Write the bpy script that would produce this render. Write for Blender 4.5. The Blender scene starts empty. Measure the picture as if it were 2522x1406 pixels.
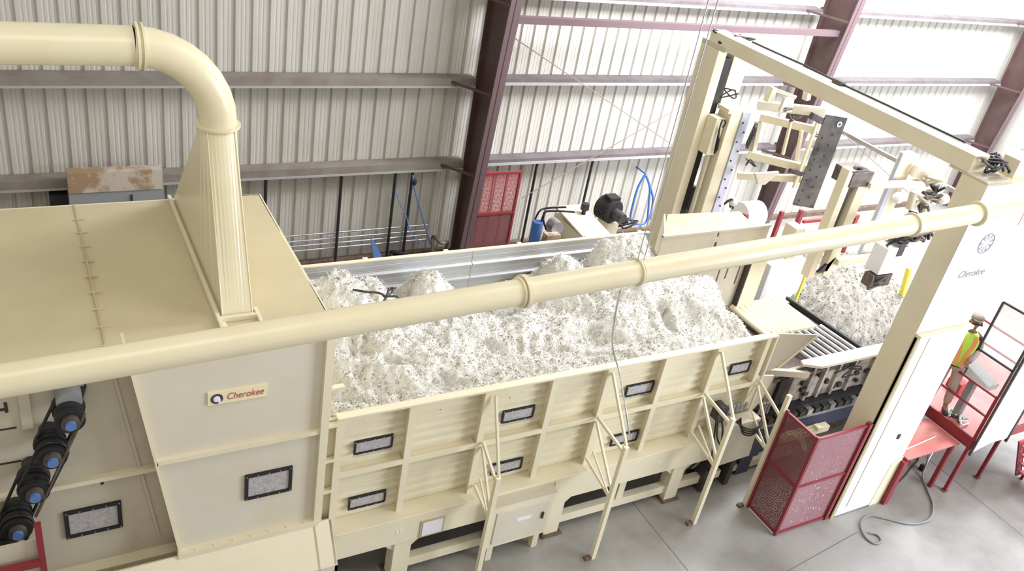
import bpy, math, random
import numpy as np
from mathutils import Vector, Matrix, noise
R = math.radians
SC = 0.86                      # all lengths below are in survey units; SC turns them into metres
C = bpy.context.scene.collection
# ------------------------------------------------------------------ camera
CAMR = ((0.87008, -0.46330, 0.16820), (-0.10725, -0.51599, -0.84985), (0.48052, 0.72141, -0.49866))
FPX = 2138.2
E0 = Vector((0, 0, 10.0))
def cam_axes():
    f = Vector(CAMR[2]).normalized(); r = Vector(CAMR[0]); r = (r - f * r.dot(f)).normalized(); d = f.cross(r)
    return r, d, f
AR, AD, AF = cam_axes()
cam = bpy.data.cameras.new('camera'); camo = bpy.data.objects.new('camera', cam); C.objects.link(camo)
cam.sensor_fit = 'HORIZONTAL'; cam.sensor_width = 36; cam.lens = FPX * 36 / 2522; cam.clip_end = 200
mw = Matrix((( AR.x, -AD.x, -AF.x, 0), (AR.y, -AD.y, -AF.y, 0), (AR.z, -AD.z, -AF.z, 10 * SC), (0, 0, 0, 1)))
camo.matrix_world = mw
bpy.context.scene.camera = camo
def at(px, py, ax, v):
    "the point of the world seen at a pixel of the survey photograph, on the plane axis = v"
    d = AR * (px - 1261) + AD * (py - 703) + AF * FPX
    i = 'XYZ'.index(ax)
    return E0 + d * ((v - E0[i]) / d[i])
# ------------------------------------------------------------------ view, world, lights
sc = bpy.context.scene
sc.view_settings.view_transform = 'Standard'; sc.view_settings.look = 'None'
sc.view_settings.exposure = 0.0; sc.view_settings.gamma = 1; sc.view_settings.use_curve_mapping = False
w = bpy.data.worlds.new('hall_daylight'); sc.world = w; w.use_nodes = True
w.node_tree.nodes['Background'].inputs[0].default_value = (1.0, 0.97, 0.925, 1)
w.node_tree.nodes['Background'].inputs[1].default_value = 0.60
def area(name, loc, target, size, size_y, energy, col):
    l = bpy.data.lights.new(name, 'AREA'); l.shape = 'RECTANGLE'; l.size = size * SC; l.size_y = size_y * SC
    l.energy = energy; l.color = col
    o = bpy.data.objects.new(name, l); C.objects.link(o); o.location = Vector(loc) * SC
    o.rotation_euler = (Vector(target) - Vector(loc)).to_track_quat('-Z', 'Y').to_euler()
    return o
# area lamps out of view, the first two added to brighten the right side
area('added_wall_wash', (19.5, 11.2, 11.5), (19.5, 16.3, 3.5), 14, 4, 5000, (0.88, 0.91, 1.0))  # unseen lamp added to blow out the right part of the back wall
area('added_right_fill', (21, -2.5, 6), (15, 9, 3), 9, 7, 2500, (0.80, 0.87, 1.0))  # unseen lamp added to whiten the near column's front faces
area('roof_light_middle', (12, 6, 15), (11, 9, 0), 8, 5, 420, (0.98, 0.97, 1.0))
area('roof_light_west', (1, 2, 15), (3, 9, 0), 6, 4, 250, (1.0, 0.95, 0.84))
# ------------------------------------------------------------------ materials
def mat(name, col, rough=0.55, metal=0.0, dirt=None, dscale=2.0, damt=0.4, alpha=1.0, stretch=None, bump=0.0, bscale=60, lo=.42, hi=.68, spec=0.4):
    m = bpy.data.materials.new(name); m.use_nodes = True; nt = m.node_tree; b = nt.nodes['Principled BSDF']
    b.inputs['Base Color'].default_value = (*col, 1); b.inputs['Roughness'].default_value = rough
    b.inputs['Metallic'].default_value = metal; b.inputs['Specular IOR Level'].default_value = spec
    tc = nt.nodes.new('ShaderNodeTexCoord')
    if dirt:
        mp = nt.nodes.new('ShaderNodeMapping'); nt.links.new(tc.outputs['Object'], mp.inputs[0])
        if stretch: mp.inputs['Scale'].default_value = stretch
        n = nt.nodes.new('ShaderNodeTexNoise'); n.inputs['Scale'].default_value = dscale; n.inputs['Detail'].default_value = 7
        n.inputs['Roughness'].default_value = 0.62
        nt.links.new(mp.outputs[0], n.inputs['Vector'])
        rp = nt.nodes.new('ShaderNodeMapRange'); rp.inputs[1].default_value = lo; rp.inputs[2].default_value = hi
        rp.inputs[3].default_value = 0; rp.inputs[4].default_value = damt
        nt.links.new(n.outputs['Fac'], rp.inputs[0])
        mx = nt.nodes.new('ShaderNodeMix'); mx.data_type = 'RGBA'
        mx.inputs[6].default_value = (*col, 1); mx.inputs[7].default_value = (*dirt, 1)
        nt.links.new(rp.outputs[0], mx.inputs[0]); nt.links.new(mx.outputs[2], b.inputs['Base Color'])
    if bump:
        n2 = nt.nodes.new('ShaderNodeTexNoise'); n2.inputs['Scale'].default_value = bscale; n2.inputs['Detail'].default_value = 5
        nt.links.new(tc.outputs['Object'], n2.inputs['Vector'])
        bp = nt.nodes.new('ShaderNodeBump'); bp.inputs['Strength'].default_value = bump; bp.inputs['Distance'].default_value = 0.02
        nt.links.new(n2.outputs['Fac'], bp.inputs['Height']); nt.links.new(bp.outputs[0], b.inputs['Normal'])
    if alpha < 1:
        b.inputs['Alpha'].default_value = alpha
    return m
def mesh_mat(name, col, hole=0.5, cell=0.02, rough=.5):
    "woven or perforated guard sheet: a real pattern of round holes, read from object space"
    m = bpy.data.materials.new(name); m.use_nodes = True; nt = m.node_tree; b = nt.nodes['Principled BSDF']
    b.inputs['Base Color'].default_value = (*col, 1); b.inputs['Roughness'].default_value = rough
    tc = nt.nodes.new('ShaderNodeTexCoord'); v = nt.nodes.new('ShaderNodeTexVoronoi'); v.inputs['Scale'].default_value = 1 / cell
    v.inputs['Randomness'].default_value = 0.15
    nt.links.new(tc.outputs['Object'], v.inputs['Vector'])
    g = nt.nodes.new('ShaderNodeMath'); g.operation = 'GREATER_THAN'; g.inputs[1].default_value = hole
    nt.links.new(v.outputs['Distance'], g.inputs[0]); nt.links.new(g.outputs[0], b.inputs['Alpha'])
    return m
CREAM = (0.76, 0.69, 0.50); DUST = (0.50, 0.39, 0.22)
M = dict(
 cream=mat('cream_paint', CREAM, .42, dirt=(0.66, 0.585, 0.40), dscale=1.3, damt=.5, bump=.04, bscale=9),
 creamtop=mat('dusty_cream_top', (0.59, 0.51, 0.325), .5, dirt=(0.50, 0.41, 0.235), dscale=.9, damt=.6, lo=.4, hi=.7, bump=.08, bscale=3),
 creamface=mat('pale_cream_panel', (0.66, 0.61, 0.49), .45, dirt=(0.62, 0.54, 0.38), dscale=1.1, damt=.6, bump=.05, bscale=5),
 creamgrey=mat('worn_cream_panel', (0.56, 0.505, 0.385), .5, dirt=(0.36, 0.32, 0.24), dscale=2.5, damt=.45, lo=.52, hi=.75),
 pipe=mat('glossy_cream_pipe', (0.76, 0.685, 0.475), .3, dirt=(0.72, 0.61, 0.38), dscale=2, damt=.5, spec=.5),
 hoppertop=mat('dusty_shield', (0.50, 0.43, 0.28), .6, dirt=(.38,.28,.15), dscale=3, damt=.7),
 wall=mat('wall_sheet', (0.49, 0.465, 0.41), .5, dirt=(0.36, 0.33, 0.27), dscale=1.6, damt=.55, stretch=(1.6, 1, .35), lo=.40, hi=.72),
 girt=mat('dusty_girt', (0.22, 0.195, 0.17), .7, dirt=(0.17, 0.13, 0.095), dscale=3, damt=.8),
 girtr=mat('girt_lip', (0.34, 0.32, 0.30), .6),
 maroon=mat('maroon_primer', (0.065, 0.034, 0.032), .5, dirt=(0.10, 0.065, 0.05), dscale=2, damt=.6),
 mauve=mat('mauve_flange', (0.12, 0.076, 0.08), .45, dirt=(0.11, 0.07, 0.07), dscale=2, damt=.5),
 black=mat('black_rubber', (0.018, 0.017, 0.018), .5),
 darkmetal=mat('dark_metal', (0.06, 0.055, 0.055), .45, metal=.5, dirt=(0.12, 0.10, 0.08), dscale=9, damt=.7),
 brownmetal=mat('oily_brown_metal', (0.10, 0.075, 0.06), .45, metal=.3, dirt=(0.22, 0.19, 0.15), dscale=8, damt=.6),
 steel=mat('bare_steel', (0.55, 0.55, 0.55), .3, metal=.8, dirt=(0.30, 0.27, 0.24), dscale=6, damt=.6),
 galv=mat('galvanised_sheet', (0.55, 0.56, 0.57), .42, metal=.3, dirt=(0.48, 0.47, 0.46), dscale=2, damt=.6, stretch=(.3, 1, 3)),
 platen=mat('dark_wear_plate', (0.17, 0.16, 0.155), .4, metal=.3, dirt=(0.06, 0.06, 0.065), dscale=2.2, damt=.8, lo=.45, hi=.6),
 bluestrip=mat('pale_blue_strip', (0.55, 0.58, 0.68), .3, metal=.3),
 red=mat('red_paint', (0.25, 0.028, 0.036), .42, dirt=(0.20, 0.022, 0.03), dscale=4, damt=.6),
 redtop=mat('red_deck', (0.52, 0.15, 0.14), .3, dirt=(0.48, 0.24, 0.19), dscale=3, damt=.7),
 redmesh=mesh_mat('red_perforated_sheet', (0.17, 0.05, 0.052), hole=.27, cell=.020),
 glarewhite=mat('cream_in_glare', (0.74, 0.72, 0.68), .4, dirt=(0.70, 0.66, 0.58), dscale=1.5, damt=.5),  # cream paint made whiter, the glare is put into its colour
 redmeshf=mesh_mat('pink_perforated_sheet', (0.36, 0.17, 0.19), hole=.36, cell=.020),
 girtdark=mat('darkened_girt', (0.13, 0.11, 0.11), .6, dirt=(0.09, 0.07, 0.07), dscale=3, damt=.8), joint=mat('joint_filler', (.16, .15, .135), .8),
 oily=mat('oily_cream_panel', (0.43, 0.39, 0.34), .5, dirt=(0.13, 0.105, 0.085), dscale=3.2, damt=.85, lo=.44, hi=.66),
 redmesh2=mesh_mat('red_wire_mesh', (0.34, 0.05, 0.055), hole=.42, cell=.03),
 white=mat('white_plastic', (0.85, 0.85, 0.84), .4), label=mat('label_sheet', (0.80, 0.78, 0.80), .4),
 blue=mat('blue_hose', (0.05, 0.14, 0.42), .4), hub=mat('blue_hub', (0.10, 0.19, 0.42), .4),
 darkblue=mat('dark_blue_tank', (0.045, 0.05, 0.09), .4), grey=mat('grey_cabinet', (0.25, 0.26, 0.25), .6, dirt=(.21, .21, .21), dscale=4, damt=.5),
 yellow=mat('yellow_paint', (0.85, 0.78, 0.10), .5), rust=mat('rusty_dirt', (0.16, 0.105, 0.07), .8, dirt=(0.07, 0.05, 0.04), dscale=9, damt=.9),
 wood=mat('stained_board', (0.46, 0.40, 0.32), .7, dirt=(0.30, 0.20, 0.11), dscale=2.4, damt=1, lo=.46, hi=.56),
 shut=mat('shutter_white', (0.85, 0.86, 0.86), .45), eave=mat('dark_grey_lining', (0.22, 0.20, 0.19), .7),  # lining in a plain dark grey
 signred=mat('sign_red', (0.38, 0.09, 0.06), .5), signdark=mat('sign_dark', (0.06, 0.055, 0.07), .5), signgrey=mat('sign_grey', (0.27, 0.25, 0.27), .5),
 signcream=mat('sign_cream', (0.84, 0.72, 0.47), .5),
)
def window_mat():
    m = mat('fibre_behind_pane', (0.48, 0.45, 0.44), .25, dirt=(0.30, 0.28, 0.27), dscale=26, damt=.8, spec=.7); return m
M['pane'] = window_mat()
# ------------------------------------------------------------------ mesh builder
class MB:
    def __init__(s): s.v = []; s.f = []; s.smooth = []
    def add(s, vs, fs, sm=False):
        n = len(s.v); s.v += [tuple(v) for v in vs]; s.f += [tuple(i + n for i in f) for f in fs]; s.smooth += [sm] * len(fs); return s
    def box(s, a, b):
        x0, x1 = sorted((a[0], b[0])); y0, y1 = sorted((a[1], b[1])); z0, z1 = sorted((a[2], b[2]))
        v = [(x0,y0,z0),(x1,y0,z0),(x1,y1,z0),(x0,y1,z0),(x0,y0,z1),(x1,y0,z1),(x1,y1,z1),(x0,y1,z1)]
        return s.add(v, [(0,3,2,1),(4,5,6,7),(0,1,5,4),(1,2,6,5),(2,3,7,6),(3,0,4,7)])
    def obox(s, c, u, v, w):
        "box from a corner c along three edge vectors"
        c, u, v, w = map(Vector, (c, u, v, w))
        p = [c, c+u, c+u+v, c+v, c+w, c+u+w, c+u+v+w, c+v+w]
        f = [(0,3,2,1),(4,5,6,7),(0,1,5,4),(1,2,6,5),(2,3,7,6),(3,0,4,7)]
        if u.cross(v).dot(w) < 0: f = [tuple(reversed(q)) for q in f]
        return s.add(p, f)
    def bar(s, a, b, wd, ht, up=(0, 0, 1)):
        a, b = Vector(a), Vector(b); d = (b - a).normalized(); up = Vector(up)
        if abs(d.dot(up)) > .97: up = Vector((1, 0, 0))
        x = d.cross(up).normalized(); y = x.cross(d).normalized()
        return s.obox(a - x * wd / 2 - y * ht / 2, b - a, x * wd, y * ht)
    def tube(s, pts, r, n=14, cap=True, closed=False, rs=None):
        pts = [Vector(p) for p in pts]; rings = []; N = len(pts); prev = None
        for i, p in enumerate(pts):
            if closed: t = (pts[(i+1) % N] - pts[i-1]).normalized()
            else: t = (pts[min(i+1, N-1)] - pts[max(i-1, 0)]).normalized()
            if prev is None:
                up = Vector((0, 0, 1)) if abs(t.z) < .9 else Vector((1, 0, 0)); x = t.cross(up).normalized()
            else: x = (prev - t * prev.dot(t)).normalized()
            prev = x; y = t.cross(x); rr = rs[i] if rs else r
            rings.append([p + (x * math.cos(2*math.pi*k/n) + y * math.sin(2*math.pi*k/n)) * rr for k in range(n)])
        v = [q for rg in rings for q in rg]; f = []
        for i in range(N if closed else N - 1):
            j = (i + 1) % N
            for k in range(n): f.append((i*n+k, i*n+(k+1) % n, j*n+(k+1) % n, j*n+k))
        s.add(v, f, True)
        if cap and not closed:
            s.add(rings[0], [tuple(range(n - 1, -1, -1))]); s.add(rings[-1], [tuple(range(n))])
        return s
    def cyl(s, a, b, r, n=18): return s.tube([a, b], r, n)
    def ring(s, c, d, r1, r2, th, n=24):
        "flat washer of thickness th round axis d"
        d = Vector(d).normalized(); c = Vector(c); up = Vector((0,0,1)) if abs(d.z) < .9 else Vector((1,0,0))
        x = d.cross(up).normalized(); y = d.cross(x); v = []
        for o, r in ((-th/2, r1), (-th/2, r2), (th/2, r2), (th/2, r1)):
            v += [c + d*o + (x*math.cos(2*math.pi*k/n) + y*math.sin(2*math.pi*k/n))*r for k in range(n)]
        f = []
        for q in range(4):
            q2 = (q + 1) % 4
            for k in range(n): f.append((q*n+k, q*n+(k+1) % n, q2*n+(k+1) % n, q2*n+k))
        return s.add(v, f)
    def plate(s, poly, t):
        "polygon given in 3-D, thickened along vector t"
        t = Vector(t); a = [Vector(p) for p in poly]; n = len(a); v = a + [p + t for p in a]
        nrm = (a[1]-a[0]).cross(a[2]-a[1])
        f = [tuple(range(n)), tuple(range(2*n-1, n-1, -1))] + [(i, i+n, (i+1) % n + n, (i+1) % n) for i in range(n)]
        if nrm.dot(t) > 0: f = [tuple(reversed(q)) for q in f]
        return s.add(v, f)
    def ball(s, c, r, sx=1, sy=1, sz=1, n=12, m=8):
        v = []; f = []
        for i in range(m + 1):
            th = math.pi * i / m
            for k in range(n):
                ph = 2*math.pi*k/n; v.append((c[0]+r*sx*math.sin(th)*math.cos(ph), c[1]+r*sy*math.sin(th)*math.sin(ph), c[2]+r*sz*math.cos(th)))
        for i in range(m):
            for k in range(n): f.append((i*n+k, (i+1)*n+k, (i+1)*n+(k+1) % n, i*n+(k+1) % n))
        return s.add(v, f, True)
    def text(s, txt, o, u, v, size, depth=.004, shear=0., width=None):
        "letters laid from corner o along u, upright v"
        cu = bpy.data.curves.new('t', 'FONT'); cu.body = txt; cu.size = 1; cu.shear = shear; cu.extrude = 0
        ob = bpy.data.objects.new('t', cu); C.objects.link(ob); bpy.context.view_layer.update()
        me = ob.to_mesh(); vs = [p.co.copy() for p in me.vertices]; fs = [tuple(p.vertices) for p in me.polygons]
        ob.to_mesh_clear(); C.objects.unlink(ob); bpy.data.objects.remove(ob); bpy.data.curves.remove(cu)
        wx = max(p.x for p in vs); k = (width / wx) if width else size
        u = Vector(u).normalized(); v = Vector(v).normalized(); nn = u.cross(v); o = Vector(o)
        return s.add([o + u*p.x*k + v*p.y*size + nn*depth for p in vs], fs)
    def build(s, name, m, parent=None, bevel=0.0, label=None):
        me = bpy.data.meshes.new(name)
        vs = [Vector(v) * SC for v in s.v]
        if parent is None:
            mn = [min(v[i] for v in vs) for i in range(3)]; mx = [max(v[i] for v in vs) for i in range(3)]
            org = Vector(((mn[0]+mx[0])/2, (mn[1]+mx[1])/2, mn[2]))
        else: org = Vector(parent['_o'])
        me.from_pydata([v - org for v in vs], [], s.f); me.update()
        me.polygons.foreach_set('use_smooth', s.smooth)
        me.materials.append(M[m] if isinstance(m, str) else m)
        o = bpy.data.objects.new(name, me); C.objects.link(o)
        if parent is None: o.location = org
        else: o.parent = parent
        o['_o'] = tuple(org)
        if label: o['label'] = label
        if bevel:
            b = o.modifiers.new('edge', 'BEVEL'); b.width = bevel * SC; b.segments = 2; b.limit_method = 'ANGLE'; b.angle_limit = R(40)
        return o
def tag(o, label, cat, group=None):
    o['label'] = label; o['category'] = cat
    if group: o['group'] = group
    return o
def thing(name, loc, label, cat, group=None):
    o = bpy.data.objects.new(name, None); C.objects.link(o); o.empty_display_size = .1
    o.location = Vector(loc) * SC; o['_o'] = tuple(Vector(loc) * SC)
    return tag(o, label, cat, group)
def struct(o): o['kind'] = 'structure'; return o
def stuff(o): o['kind'] = 'stuff'; return o
def copy_tree(o, parent=None):
    c = o.copy(); C.objects.link(c)
    if parent: c.parent = parent
    for ch in list(o.children): copy_tree(ch, c)
    return c
def arc(c, r, a0, a1, n, ax1, ax2):
    c = Vector(c); ax1 = Vector(ax1); ax2 = Vector(ax2)
    return [c + (ax1*math.cos(R(a0+(a1-a0)*i/n)) + ax2*math.sin(R(a0+(a1-a0)*i/n)))*r for i in range(n+1)]
def smoothpath(pts, n=6):
    pts = [Vector(p) for p in pts]; out = []
    P = [pts[0]] + pts + [pts[-1]]
    for i in range(1, len(P) - 2):
        for k in range(n):
            t = k / n; a, b, c, d = P[i-1], P[i], P[i+1], P[i+2]
            out.append(.5*((2*b) + (c-a)*t + (2*a-5*b+4*c-d)*t*t + (3*b-3*c+d-a)*t**3))
    out.append(pts[-1]); return out
random.seed(4)
# ================================================================== the hall
def floor_mat():
    m = mat('concrete_floor', (0.35, 0.335, 0.305), .38, dirt=(0.185, 0.165, 0.14), dscale=.7, damt=.8, lo=.39, hi=.66, bump=.05, bscale=40, spec=.5)
    return m
struct(MB().box((-4, -3, -.3), (30, 16.6, 0)).build('floor', floor_mat()))
# floor joints sawn into the slab, dark filler slightly proud
J = []
for (p, q) in ((at(1540,1215,'Z',0), at(1715,1406,'Z',0)), (at(1940,1406,'Z',0), at(2100,1320,'Z',0))): pass
def joint(a, b):
    a = Vector(a); b = Vector(b)
    o = MB().bar(a, b, .012, .004).build('floor_joint', 'joint'); struct(o); o.name = 'trim_1'
joint((at(1540,1215,'Z',0).x+.0, 9.5, .001), (at(1540,1215,'Z',0).x+.0, 1, .001))
joint((14.9, 9.5, .001), (14.9, 1, .001))
joint(at(1930,1412,'Z',.001), at(2112,1310,'Z',.001))
WY = 16.3
def corrugated(x0, x1, z0, z1, y):
    mb = MB(); pts = []; x = x0
    prof = [(0, 0), (.012, .04), (.055, .04), (.085, 0), (.155, 0), (.165, .004), (.185, .004), (.195, 0), (.235, 0), (.245, .004), (.265, .004), (.275, 0)]
    while x < x1:
        for dx, dy in prof: pts.append((x + dx, y + dy))
        x += .32
    n = len(pts); v = [(a, b, z0) for a, b in pts] + [(a, b, z1) for a, b in pts]
    return mb.add(v, [(i, i+1, n+i+1, n+i) for i in range(n - 1)])
struct(corrugated(-4, 28.5, 0, 9, WY).build('wall_back', 'wall'))
struct(MB().box((-4, WY + .06, 0), (28.6, WY + .12, 9)).build('wall_back_lining', 'eave')).name = 'trim_2'
# end wall on the right: white sheet shutter with level ribs, darker lining above
mb = MB()
for k in range(13): mb.box((28.45, -3, .0 + k * .5), (28.6, 15.4, .46 + k * .5)); mb.box((28.56, -3, .46 + k*.5), (28.6, 15.4, .5 + k*.5))
struct(mb.build('wall_right', 'shut'))
struct(MB().box((28.4, -3, 6.5), (28.6, 16.3, 10)).build('trim_3', 'eave'))
struct(MB().box((28.35, 15.0, 0), (28.6, 16.3, 9)).build('trim_4', 'wall'))
# dirt sill along the foot of the back wall
struct(MB().box((-4, 16.16, 0), (28.4, 16.29, .13)).build('trim_5', 'rust'))
# girts
def girt(z, x0, x1, lab, m='girt'):
    if x0 > 0: m = 'girtdark'  # darker copy of the girt colour, tones down the bright light on these bays
    t = thing('wall_girt', ((x0+x1)/2, 16.15, z), lab, 'girt', None)
    zb = z-.10 if x0 < 0 else z-.02
    MB().box((x0, 15.97, z+.03), (x1, 16.29, z+.06)).box((x0, 15.97, zb), (x1, 15.99, z+.03)).build('web', m, t)
    MB().box((x0, 15.95, zb-(.04 if x0 < 0 else .06)), (x1, 16.0, zb)).build('lip', 'girtr', t)
    return t
COLX = (8.72, 18.4, 27.4)
COLX0 = -1.2
bays = ((COLX0, 8.72, 'left bay'), (8.97, 18.4, 'middle bay between two maroon columns'), (18.65, 27.4, 'right bay beyond the second column'))
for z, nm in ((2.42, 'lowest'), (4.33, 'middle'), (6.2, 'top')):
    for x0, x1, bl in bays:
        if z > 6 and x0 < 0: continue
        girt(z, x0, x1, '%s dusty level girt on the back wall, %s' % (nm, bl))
def column(x, lab):
    t = thing('steel_column', (x, 15.9, 0), lab, 'column')
    d = lambda z: .42 + .082 * z
    zt = 8.8; y0 = 15.98
    MB().plate([(x+.1, y0, 0), (x+.1, y0, zt), (x+.1, y0 - d(zt), zt), (x+.1, y0 - d(0), 0)], (.025, 0, 0)).build('web', 'maroon', t)
    MB().box((x, y0, 0), (x+.25, y0+.03, zt)).build('outer_flange', 'maroon', t)
    MB().plate([(x-.0, y0 - d(0), 0), (x+.26, y0 - d(0), 0), (x+.26, y0 - d(zt), zt), (x-.0, y0 - d(zt), zt)], (0, .03, 0)).build('inner_flange', 'mauve', t, label='paler mauve inner flange')
    for z in (2.4, 4.3, 6.2):
        MB().bar((x-.02, y0-d(z)+.02, z), (x-.65, 16.1, z+.02), .05, .05).build('flange_brace', 'maroon', t)
    return t
column(COLX[0], 'maroon tapered steel column left of the red mesh door')
column(COLX[1], 'maroon tapered steel column seen behind the tall press frame')
column(COLX[2], 'maroon tapered steel column in the far corner beside the white end wall')
a = at(1270, 22, 'Y', 15.3); b = at(1990, 62, 'Y', 15.3)
tag(MB().bar((8.98, 15.3, 5.86), (18.4, 15.3, 5.86), .14, .14).build('eave_strut', 'mauve'), 'mauve tube strut joining the first two maroon columns near the top', 'strut')
def rod(a, b, lab):
    tag(MB().cyl(a, b, .012, 6).build('brace_rod', 'girt'), lab, 'rod', None)
rod(at(1250,82,'Y',15.75), at(1720,400,'Y',15.9), 'thin diagonal wall bracing rod falling to the right from the first column')
rod(at(1285,488,'Y',15.9), at(1760,215,'Y',15.8), 'thin diagonal wall bracing rod rising to the right from behind the red mesh door')
rod(at(2078,330,'Y',14.5), at(2420,640,'Y',14.2), 'thin diagonal bracing rod right of the dark drilled plate')
a = at(2060,322,'X',20); b = at(2400,490,'X',20); zz = (a.z+b.z)/2
tag(MB().bar((20, 15.9, zz), (20, b.y, zz), .1, .1).bar((20, b.y, 0), (20, b.y, zz), .1, .1).build('level_beam', 'girt'), 'greyish level beam running out from the wall behind the second carriage post', 'strut')
# downspouts / black conduits on the lower wall
for i, (p, q, lb) in enumerate((((843,400),(828,628),'leftmost black vertical pipe on the lower wall, near the feeder roof'), ((977,394),(955,600),'black vertical pipe left of the blue strap on the lower wall'),
        ((1019,392),(992,598),'black vertical pipe that the blue strap hangs from'), ((1328,370),(1289,585),'black vertical pipe just right of the red mesh door'),
        ((1466,363),(1430,545),'black vertical pipe above the cream power unit'), ((655,412),(672,470),'thin dark pipe beside the duct hood on the lower wall'))):
    a = at(*p, 'Y', 16.05); 
    tag(MB().cyl((a.x, 16.02, .02), (a.x, 16.02, 2.3), .034, 8).build('wall_pipe', 'black'), lb, 'pipe', 'black pipes on the lower wall')
# level conduits
for k, zz in enumerate((.98, .84, .72, .60)):
    tag(MB().cyl((3.2, 16.1, zz-.12), (8.1, 16.1, zz-.12), .022, 8).build('level_conduit', 'steel'), ('topmost', 'second from top', 'second from bottom', 'lowest')[k] + ' of four pale level conduits on the wall by the feeder', 'conduit', 'level conduits on the lower wall')
# stained box and opening behind the feeder
t = thing('stained_panel', (1.6, 16.0, 1.2), 'brown stained board and grey duct box fixed under the girt behind the feeder', 'panel')
a = at(165,432,'Y',15.7); b = at(400,425,'Y',15.7)
MB().box((a.x, 15.7, a.z-.36), (b.x, 15.94, a.z+.03)).build('stained_board', 'wood', t)
MB().box((a.x, 15.72, a.z-1.4), (b.x+.02, 15.94, a.z-.36)).build('grey_casing', 'grey', t)
MB().box((a.x+1.02, 15.70, a.z-.75), (a.x+1.05, 15.72, a.z-.45)).build('latch', 'black', t)
tag(MB().box((-2.5, 15.55, 2.15), (a.x-.12-1.0, 15.95, 2.42)).build('cable_tray', 'rust'), 'dark rusty beam end under the girt at the left edge of the picture', 'beam')
tag(MB().box((a.x-.3, 15.9, 0), (a.x-.02, 16.2, 2.2)).build('black_opening_fill', 'black'), 'black box painted as a dark opening beside the stained board under the girt', 'box')  # solid box, its black colour stands for the shade in an opening
# ================================================================== feeder hopper
def window(q, y, parent, fr=.035, name='inspection_window', n=None):
    "framed pane: q = (x0, z0, x1, z1) on the plane Y = y"
    x0, z0, x1, z1 = q; mb = MB(); t = .03
    mb.box((x0, y-t, z0), (x1, y, z0+fr)).box((x0, y-t, z1-fr), (x1, y, z1)).box((x0, y-t, z0+fr), (x0+fr, y, z1-fr)).box((x1-fr, y-t, z0+fr), (x1, y, z1-fr))
    f = mb.build(name, 'black', parent)
    MB().box((x0+fr, y-t*.4, z0+fr), (x1-fr, y, z1-fr)).build('pane', 'pane', f, label='grey fibre showing through the clear pane')
    for i in range(5):
        for zz in (z0+fr/2, z1-fr/2): MB().cyl((x0+fr/2+(x1-x0-fr)*i/4, y-t-.006, zz), (x0+fr/2+(x1-x0-fr)*i/4, y-t, zz), .009, 6).build('bolt', 'steel', f)
    return f
FX, FY0, FY1, FZ = 2.86, 7.69, 10.93, 4.5
t = feeder = thing('fibre_feeder', (.5, 9.3, 0), 'big cream sheet metal feeder housing at the left with a flat dusty roof', 'machine housing')
mb = MB()
# roof with a slightly rounded front corner, very shallow dents
def roof_z(x, y):
    z = FZ
    for cx, cy, r, dpt in ((1.15, 9.2, .55, .035), (-.4, 9.0, .8, .04), (1.3, 8.4, .35, .02), (-.2, 8.2, .5, .025)):
        q = ((x-cx)**2 + (y-cy)**2) / r**2; z -= dpt * math.exp(-q)
    return z
nx, ny = 60, 48; v = []; f = []
for j in range(ny+1):
    for i in range(nx+1):
        x = -3 + (FX + 3) * i/nx; y = FY0 + (FY1-FY0) * j/ny; v.append((x, y, roof_z(x, y)))
for j in range(ny):
    for i in range(nx): f.append((j*(nx+1)+i, j*(nx+1)+i+1, (j+1)*(nx+1)+i+1, (j+1)*(nx+1)+i))
mb.add(v, f, True)
mb.build('roof', 'creamtop', t)
mb = MB().box((-3, FY1-.02, 1.2), (FX, FY1+.01, FZ)).box((FX-.01, FY0, 1.2), (FX+.02, FY1, FZ)); mb.build('rear_panel', 'cream', t)
# roof seam with bolt tabs
mb = MB().box((.555, FY0, FZ-.02), (.575, FY1, FZ+.012)); mb.build('roof_seam', 'hoppertop', t)
for k in range(9):
    y = FY0 + .1 + k * .34; MB().box((.52, y-.008, FZ-.03), (.64, y+.012, FZ+.014)).build('seam_tab', 'creamtop', t)
# front, right section, slightly proud with a slanted left flange
zt = FZ
pa, pb = (.72, FY0, zt), (1.17, FY0, 1.45)
mb = MB().plate([pa, pb, (FX-.02, FY0, 1.45), (FX-.02, FY0, zt)], (0, .04, 0)); mb.build('front_panel', 'creamface', t)
mb = MB().obox((.72, FY0-.06, zt), (.45, 0, -3.05), (.03, 0, .003), (0, .36, 0)); mb.build('slanted_flange', 'cream', t)
mb = MB().box((.97, FY0-.06, 2.93), (FX-.02, FY0, 2.99)); mb.build('level_flange', 'cream', t)
mb = MB().box((1.15, FY0-.10, 1.42), (FX-.02, FY0, 1.50))
for k in range(7): mb.cyl((1.35+k*.22, FY0-.07, 1.5), (1.35+k*.22, FY0-.07, 1.512), .014, 6)
mb.build('bottom_flange', 'cream', t)
mb = MB().box((FX-.07, FY0-.08, 1.45), (FX+.03, FY0-.002, zt)).box((FX+.021, FY0-.002, 1.45), (FX+.05, FY0+.1, zt)); mb.build('corner_flange', 'cream', t)
MB().box((FX+.0, FY0+.05, 1.15), (3.04, FY0+.09, 3.02)).build('gap_sheet', 'cream', t)
for z in (2.42, 1.9, 2.98, 3.55): MB().box((FX, FY0-.05, z), (3.06, FY0+.02, z+.035)).build('tie_bracket', 'cream', t)
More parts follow.
